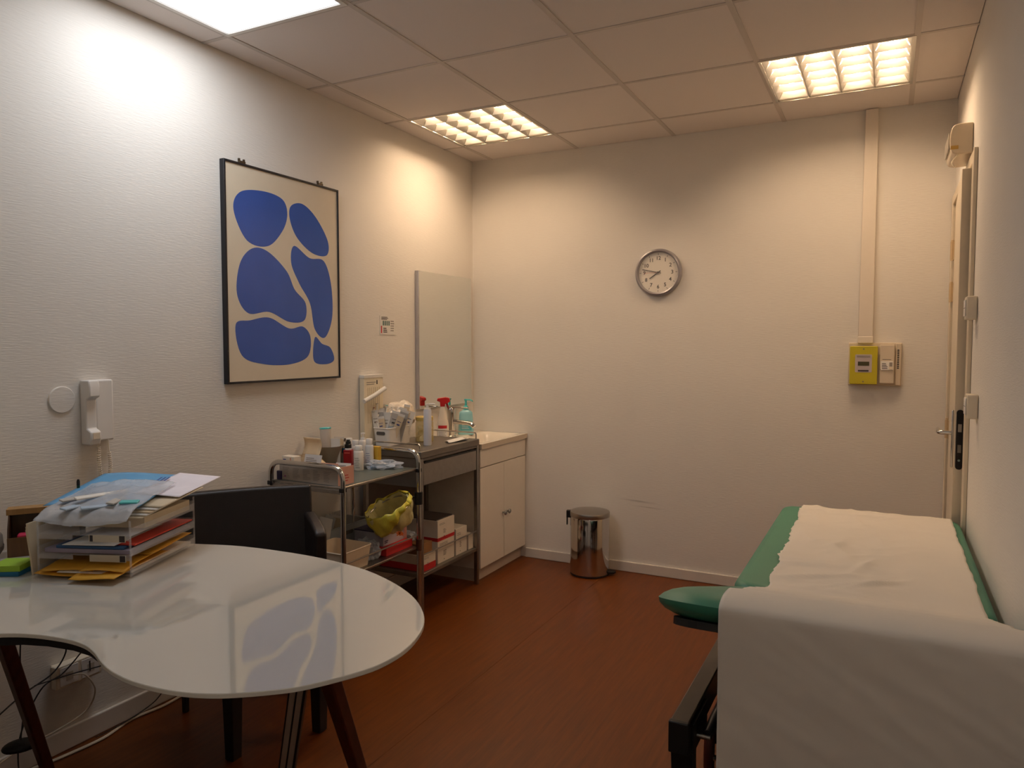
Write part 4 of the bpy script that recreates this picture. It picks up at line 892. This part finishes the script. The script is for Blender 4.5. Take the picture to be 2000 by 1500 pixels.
# middle tier
stack('paper_stack', 'grey-violet stack of papers in the middle tier of the letter tray', 'papers', -.262, -.01, .012, .32, .0628, .074, mat('stack_violet', (150, 140, 156), .7, var=.06))
stack('blue_folder', 'dark blue folder in the middle tier of the letter tray', 'folder', -.23, -.03, .015, .3, .0745, .082, mat('folder_blue', (40, 84, 128), .5))
stack('red_folder', 'red folder sticking up at the right of the middle tier', 'folder', -.14, -.006, .03, .326, .0825, .087, mat('folder_red', (196, 62, 44), .5), rz=0)
stack('loose_sheet', 'white sheet on the red folder in the middle tier', 'paper', -.2, -.05, .006, .25, .0875, .089, SHEET, R(2))
stack('dark_brochure', 'dark maroon brochure at the bottom of the middle tier', 'brochure', -.255, -.02, .005, .05, .0628 - .0, .0629, mat('maroon', (90, 40, 48), .5)) if False else None
# top tier and the heap above
stack('paper_stack', 'thick stack of beige papers in the top tier of the letter tray', 'papers', -.262, -.012, .085, .322, .1178, .150, MANI)
for k in range(5):
    sheetf('loose_sheet', 'beige sheet fanned out at the right side of the heap', 'paper', -.2, -.004 + .004 * k, .06 + .012 * k, .335 - .01 * k, lambda u, v, k=k: .152 + .0055 * k + .022 * v, [MANI, SHEET, CARDC, SHEET, MANI][k], .0025, rz=R(-2 * k))['group'] = 'fanned sheets on the letter tray'
sheetf('report_page', 'white page with printed graph at the back right of the heap', 'paper', -.12, .026, .18, .40, lambda u, v: .197 + .022 * v - .008 * u, mat('page_lilac', (232, 226, 234), .6), .0008, rz=R(-4))
BLUEP = mat('page_blue', (96, 160, 206), .55, var=.05)
bp_ = sheetf('blue_brochure', 'light blue printed brochure on top of the letter tray heap', 'brochure', -.29, -.02, .085, .405, lambda u, v: .182 + .036 * v + .004 * math.sin(u * 5), BLUEP, .0008, rz=R(6))
q = MB()
for k in range(3):
    q.grid(lambda u, v, k=k: (-.05 - .012 * k + .006 * u, .27 + .07 * v, .1855 + .035 * (.6 + .25 * v) + .003), 1, 4)
q.build('print', BLUEINK, bp_, recalc=False)
def film(u, v):
    x = -.268 + .25 * u; y = -.012 + .265 * v + .025 * u
    z = .156 + .045 * v ** .7 + .012 * math.sin(u * 3.1) + .005 * nz(u * 7, v * 7, 2) + .003 * abs(nz(u * 15, v * 13, 4)) - .018 * max(0, .12 - v) * 8 * (.4 + .6 * math.sin(u * 2.6))
    return (x, y, z + .010 - .02 * (1 - v) ** 3 * math.sin(math.pi * u))
FBAG = mat('milky_film', (216, 220, 226), .25, var=.08, vscale=25, bump=.8, bscale=(60, 60, 60), alpha=.42)
o = MB().grid(film, 40, 40).build('plastic_sleeve', FBAG, None, solid=.0006); o.matrix_world = MT @ Matrix.Rotation(R(2), 4, 'Z'); tag(o, 'crumpled milky plastic sleeve of packets on top of the letter tray', 'plastic bag')
for k, (x, y, l, a, cm) in enumerate(((-.21, .12, .13, 62, PKM[2]), (-.16, .13, .15, 58, SHEET), (-.12, .06, .1, 40, PKM[3]), (-.1, .10, .09, 100, PKM[2]), (-.055, .09, .05, 10, TEALC), (-.19, .06, .1, 80, PKM[3]))):
    fq = rbox(-l / 2, l / 2, -.011, .011, 0, .005).build('packet', cm, o, bevel=.002); u_, v_ = (x + .268) / .25, (y + .012) / .28
    fq.location = (x, y, film(u_, v_)[2] - .0045); fq.rotation_euler = (R(9), 0, R(a))
# papers standing left of the tray
for k in range(3):
    o = rbox(-.0025, .0025, 0, .2, 0, .145 - .012 * k).build('standing_envelope', MANI); o.matrix_world = MT @ Matrix.Translation((-TW - .016 - .009 * k, .012 * k, .0)) @ Matrix.Rotation(R(-5 - 1.5 * k), 4, 'Y')
    tag(o, 'beige envelope standing on edge against the left of the letter tray', 'envelope', 'envelopes beside the letter tray')
# pencil, organiser, notes, grey device
t = thing('desk_organiser', 'dark brown open-fronted desk organiser with pink eraser inside', 'organiser', (.130, -2.945, TOPZ), R(54))
WDN = wood('organiser_wood', (66, 42, 24), (90, 60, 34)); WDL = wood('organiser_light', (150, 112, 62), (170, 130, 78))
rbox(-.05, .05, .038, .042, 0, .12).build('back', WDN, t, smooth=0); rbox(-.05, .05, -.042, -.038, 0, .058).build('front', wood('organiser_front', (100, 66, 36), (120, 82, 46)), t, smooth=0)
for s_ in (-1, 1):
    MB().prism([(-.038, 0), (.038, 0), (.038, .12), (.0, .12), (-.028, .085), (-.038, .058)], s_ * .048 - .002, s_ * .048 + .002, 'x').build('side', WDN, t, smooth=0)
rbox(-.048, .048, -.038, .038, 0, .045).build('divider', WDN, t, smooth=0); rbox(-.055, .055, -.002, .046, .12, .138).build('top_ledge', WDL, t, bevel=.001)
o = rbox(-.026, .02, -.02, .015, 0, .02).build('eraser', mat('pink_rubber', (206, 46, 84), .6), None, bevel=.006, seg=3); o.matrix_world = t.matrix_basis @ Matrix.Translation((0, -.015, .0452)); tag(o, 'pink eraser in the desk organiser', 'eraser')
t = thing('green_pen', 'dark green pen standing upright behind the letter tray', 'pen', (.268, -2.876, TOPZ + .0), 0, None, (0, R(2), 0))
MB().lathe([(.0035, 0), (.0045, .006), (.0045, .215), (.0035, .222)], 10).build('barrel', mat('pen_green', (22, 72, 48), .35), t); MB().lathe([(.0048, .206), (.0048, .218), (.003, .224)], 10).build('cap', BLACKP, t)
t2 = thing('pen_cup', 'grey cup holding the green pen behind the letter tray', 'cup', (.262, -2.874, TOPZ))
MB().lathe([(.018, .0), (.02, .002), (.022, .095), (.02, .095), (.018, .004), (0, .003)], 20, capt=False).build('cup', mat('cup_grey', (120, 112, 104), .5), t2)
t.location.z += .004
for k, (z0, z1, cm, lb) in enumerate(((0, .013, mat('note_blue', (32, 110, 150), .6), 'blue sticky note pad under the green one on the desk'), (.0132, .030, mat('note_green', (150, 190, 50), .6), 'lime green sticky note pad on top of the blue one'))):
    o = rbox(-.04, .04, -.04, .04, z0, z1).build('sticky_notes', cm, None, bevel=.001); o.location = (.297, -3.083, TOPZ); o.rotation_euler = (0, 0, R(28 + 4 * k)); tag(o, lb, 'sticky notes')
t = thing('grey_speaker', 'grey rounded computer speaker at the left edge of the desk', 'speaker', (.085, -3.085, TOPZ))
MB().lathe([(.045, 0), (.065, .005), (.082, .035), (.08, .07), (.06, .10), (.03, .115), (0, .118)], 28, capt=False).build('shell', mat('device_grey', (128, 120, 112), .4), t); MB().lathe([(.046, 0), (.067, .004), (.0825, .03), (.083, .042)], 28, capb=False, capt=False).build('base_band', mat('device_dark', (88, 80, 74), .5), t)

# ------------------------------------------------------------------ cables under the desk
def cable(lab, pts, r, mtl, name='cable'):
    o = MB().tube(spline(pts, 8), r, 6).build(name, mtl); return tag(o, lab, 'cable')
BC1, WC1 = mat('cable_black', (24, 20, 22), .5), mat('cable_white', (200, 186, 164), .5)
cable('black cable hanging in a loop under the desk near the socket', [(.35, -3.0, .69), (.22, -2.92, .52), (.1, -2.84, .42), (.06, -2.80, .36), (.05, -2.84, .30), (.06, -2.95, .27), (.1, -3.1, .22)], .0025, BC1)
cable('second black cable drooping from the desk frame', [(.42, -2.96, .69), (.22, -2.80, .50), (.09, -2.74, .38), (.05, -2.80, .29), (.05, -2.88, .26), (.07, -2.96, .14), (.12, -2.99, .012)], .0025, BC1)
cable('thin black cable running along the wall past the socket', [(.055, -2.90, .285), (.056, -2.78, .275), (.055, -2.68, .262), (.04, -2.6, .25), (.022, -2.5, .262), (.02, -2.35, .3)], .002, BC1)
t = cable('white cable plugged into the wall socket and looping to the floor', [(.052, -2.775, .268), (.08, -2.75, .265), (.085, -2.72, .20), (.06, -2.74, .13), (.035, -2.83, .095), (.03, -2.95, .085), (.05, -3.1, .05)], .0028, WC1)
cable('white cable lying on the floor along the baseboard', [(.03, -2.30, .006), (.045, -2.42, .006), (.03, -2.55, .006), (.06, -2.68, .006), (.05, -2.82, .006), (.03, -2.95, .006), (.05, -3.2, .006)], .005, WC1)
cable('black cable lying over the white cable along the baseboard', [(.02, -2.38, .078), (.022, -2.44, .03), (.03, -2.52, .015), (.045, -2.62, .014), (.05, -2.7, .016)], .002, BC1)
t = thing('computer_mouse', 'black mouse-shaped adapter hanging by its cable under the desk', 'adapter', (.16, -3.005, .155), R(60)); crumple('shell', BLACKP, t, .05, .03, .03, 1, .03, 1, 3)
cable('black cable holding the hanging adapter under the desk', [(.16, -3.005, .183), (.14, -2.98, .3), (.2, -3.02, .45), (.3, -3.06, .69)], .0022, BC1)
t = thing('power_block', 'black power strip on the floor under the desk', 'power strip', (.30, -3.22, 0), R(70)); rbox(-.16, .16, -.04, .04, 0, .06).build('body', BLACKP, t, bevel=.01, seg=3)
for k in range(3): MB().lathe([(.018, .06), (.018, .0615)], 16, o=(-.09 + .09 * k, 0, 0)).build('outlet', mat('outlet_black', (40, 38, 38), .6), t)

# ------------------------------------------------------------------ examination couch
t = thing('exam_couch', 'green padded examination couch with raised head section along the wall', 'couch', (0, 0, 0))
KX0, KX1, FY, HY, KZ = 2.09, 2.732, -1.0, -2.165, .708; HA = R(-16.5); HL = .692
o = MB().prism(rrect(KX0, KX1, HY + .008, FY, .06, 6), KZ - .075, KZ).build('foot_cushion', GREEN, t, bevel=.026, seg=5)
Mh_ = Matrix.Translation((0, HY, KZ)) @ Matrix.Rotation(HA, 4, 'X')
HPROF = [(.105, 0), (.075, -.003), (.048, -.008), (.026, -.015), (.010, -.024), (.0, -.034), (.003, -.044), (.014, -.054), (.032, -.062), (.05, -.066)]
rings = [[(x, y, z) for x, y in rrect(KX0 - .045 + ins, KX1 - ins * .6, -HL + ins, -.006 - ins * .3, max(.03, .12 - ins * .8), 8)] for ins, z in HPROF]
n_ = len(rings[0]); mm = MB(); F = [tuple(range(n_)), tuple((len(rings) - 1) * n_ + k for k in range(n_ - 1, -1, -1))]
for a in range(len(rings) - 1):
    for k in range(n_): F.append((a * n_ + k, (a + 1) * n_ + k, (a + 1) * n_ + (k + 1) % n_, a * n_ + (k + 1) % n_))
mm.add([Mh_ @ Vector(p) for rg in rings for p in rg], F); mm.build('head_cushion', GREEN, t, smooth=60)
mm = MB().prism(rrect(KX0 - .005, KX1 - .03, -HL + .035, -.02, .06, 5), -.082, -.067); mm.v = [tuple(Mh_ @ Vector(p)) for p in mm.v]; mm.build('head_board', BLACKP, t, smooth=0)
rbox(KX0 + .03, KX1 - .03, HY + .02, FY - .03, KZ - .095, KZ - .076).build('foot_board', BLACKP, t, smooth=0)
CF = mat('couch_frame', (70, 62, 54), .38, .5, var=.04)
for x in (2.058, 2.60):
    b = rbox(x, x + .042, -2.68, -1.12, .480, .548).build('side_beam', CF, t, bevel=.003)
    rbox(x - .0015, x + .0435, -2.690, -2.675, .478, .5495).build('end_cap', BLACKP, b, bevel=.003)
    for y in (-2.64, -1.25): taper_leg(MB(), (x + .021, y, .482), (x + .024, y + .03, 0), .024, .019).build('leg', BLACKM, t, bevel=.003)
for y in (-1.3, -2.1): rbox(2.10, 2.60, y - .02, y + .02, .50, .54).build('cross_beam', CF, t, bevel=.002)
for x in (2.16, 2.6): rbox(x, x + .03, HY + .03, FY - .1, .54, KZ - .095).build('bearer', BLACKM, t, smooth=0)
gs = MB(); gs.tube([(2.128, -2.62, .50), (2.150, -2.33, .555)], .012, 12); g_ = gs.build('gas_spring', BLACKM, t)
MB().tube([(2.150, -2.33, .555), (2.175, -2.02, .61)], .005, 8).build('piston_rod', CHROME, g_)
MB().tube([(2.10, -2.625, .497), (2.136, -2.625, .497)], .006, 10).build('pivot_bolt', STEEL, t); rbox(2.1005, 2.106, -2.66, -2.52, .47, .535).build('pivot_plate', BLACKM, t)
# paper strip
prof = [(FY - .004, KZ - .012), (FY - .02, KZ + .001)]
y = FY - .05
while y > HY + .03: prof.append((y, KZ + .0028)); y -= .022
def hp(l, n): v = Mh_ @ Vector((0, -l, n)); return (v.y, v.z)
prof.append((HY + .01, KZ + .004)); l = .03
while l < HL - .115: prof.append(hp(l, .0035)); l += .022
for ins, z in HPROF[:6]: prof.append(hp(HL - ins + .0035 * (1 - ins / .105) + .001, z + .0035 * ins / .105 + .001))
py, pz = prof[-1]
z = pz - .02
while z > .30: prof.append((py + (pz - z) * .012, z)); z -= .022
NP = len(prof)
def paperf(u, v):
    s = v * (NP - 1); i = min(int(s), NP - 2); f = s - i; y_ = prof[i][0] * (1 - f) + prof[i + 1][0] * f; z_ = prof[i][1] * (1 - f) + prof[i + 1][1] * f
    xl = 2.168 + .024 * max(0, min(1, (-1.0 - y_) / 1.2)); xr_ = 2.70
    if y_ > HY - .3:
        xl += .014 * nz(y_ * 9, 1.3) + .006 * nz(y_ * 40, 4) ; xr_ += .006 * nz(y_ * 14, 7.7)
    x = xl + (xr_ - xl) * u
    hang = max(0, min(1, (pz + .02 - z_) / .05)) if y_ < HY - .4 else 0
    flat = 1 if y_ > HY else .25
    wv_ = .0035 * (nz(x * 9, y_ * 6) + 1) * flat
    for (a, b, cx_, cy2, wd, am) in ((1, .55, 2.30, -2.02, .012, .012), (1, .8, 2.38, -2.07, .010, .010), (.9, 1, 2.44, -2.04, .010, .011), (.2, 1, 2.34, -1.6, .02, .006), (.35, 1, 2.42, -1.85, .016, .008), (1, .2, 2.24, -1.9, .012, .007)):
        ln = math.hypot(a, b); dd = ((x - cx_) * b - (y_ - cy2) * a) / ln; al = ((x - cx_) * a + (y_ - cy2) * b) / ln
        wv_ += am * math.exp(-(dd / wd) ** 2) * math.exp(-(al / .11) ** 2) * flat
    rg = max(0, 1 - 2.6 * abs(nz(x * 6 + .4 * y_, y_ * 4, 3.3))) ** 2 * .006 + max(0, 1 - 3 * abs(nz(x * 11 - y_ * 5, y_ * 8, 9.1))) ** 2 * .0035
    wv_ += rg * flat * (.35 + .65 * max(0, min(1, (2.55 - x) / .15)))
    pc, qc = x * .47 + z_ * .88, x * .88 - z_ * .47
    dg_ = max(0, 1 - 2.2 * abs(nz(pc * 16, qc * 2.2, 5))) ** 2 * .0022 + max(0, 1 - 2.5 * abs(nz(pc * 34, qc * 4, 8))) ** 2 * .0016
    dia = .0016 * math.sin((x * 1.0 + z_ * 1.9) * 42 + 3 * nz(x * 4, z_ * 4)) * (.3 + .7 * abs(nz(x * 5, z_ * 5, 2)))
    return (x, y_ - hang * (abs(dia) * .8 + dg_ + .004 * (nz(x * 4, z_ * 3) + .6)), z_ + (1 - hang) * wv_)
o = MB().grid(paperf, 70, NP * 2).build('paper_sheet', PAPER, None, solid=.0005, smooth=60); tag(o, 'crumpled white paper strip covering the couch and hanging over its head end', 'paper sheet')
# step stool below
t = thing('step_stool', 'dark red step stool standing under the couch', 'stool', (2.258, -2.275, 0))
RW_ = mat('stool_red', (86, 34, 24), .35, .2)
for s_ in (-1, 1):
    MB().tube(rpath([(s_ * .17, -.13, 0), (s_ * .17, -.13, .40), (s_ * .17, .13, .40), (s_ * .17, .13, 0)], .06), .014, 10).build('side_frame', RW_, t)
rbox(-.17, .17, -.12, .12, .36, .384).build('top_step', mat('step_black', (34, 30, 30), .6), t, bevel=.004); rbox(-.17, .17, -.11, .11, .16, .18).build('lower_step', MATS['step_black'], t, bevel=.004)
MB().tube([(-.17, -.13, .33), (.17, -.13, .33)], .008, 8).build('stretcher', CHROME, t)
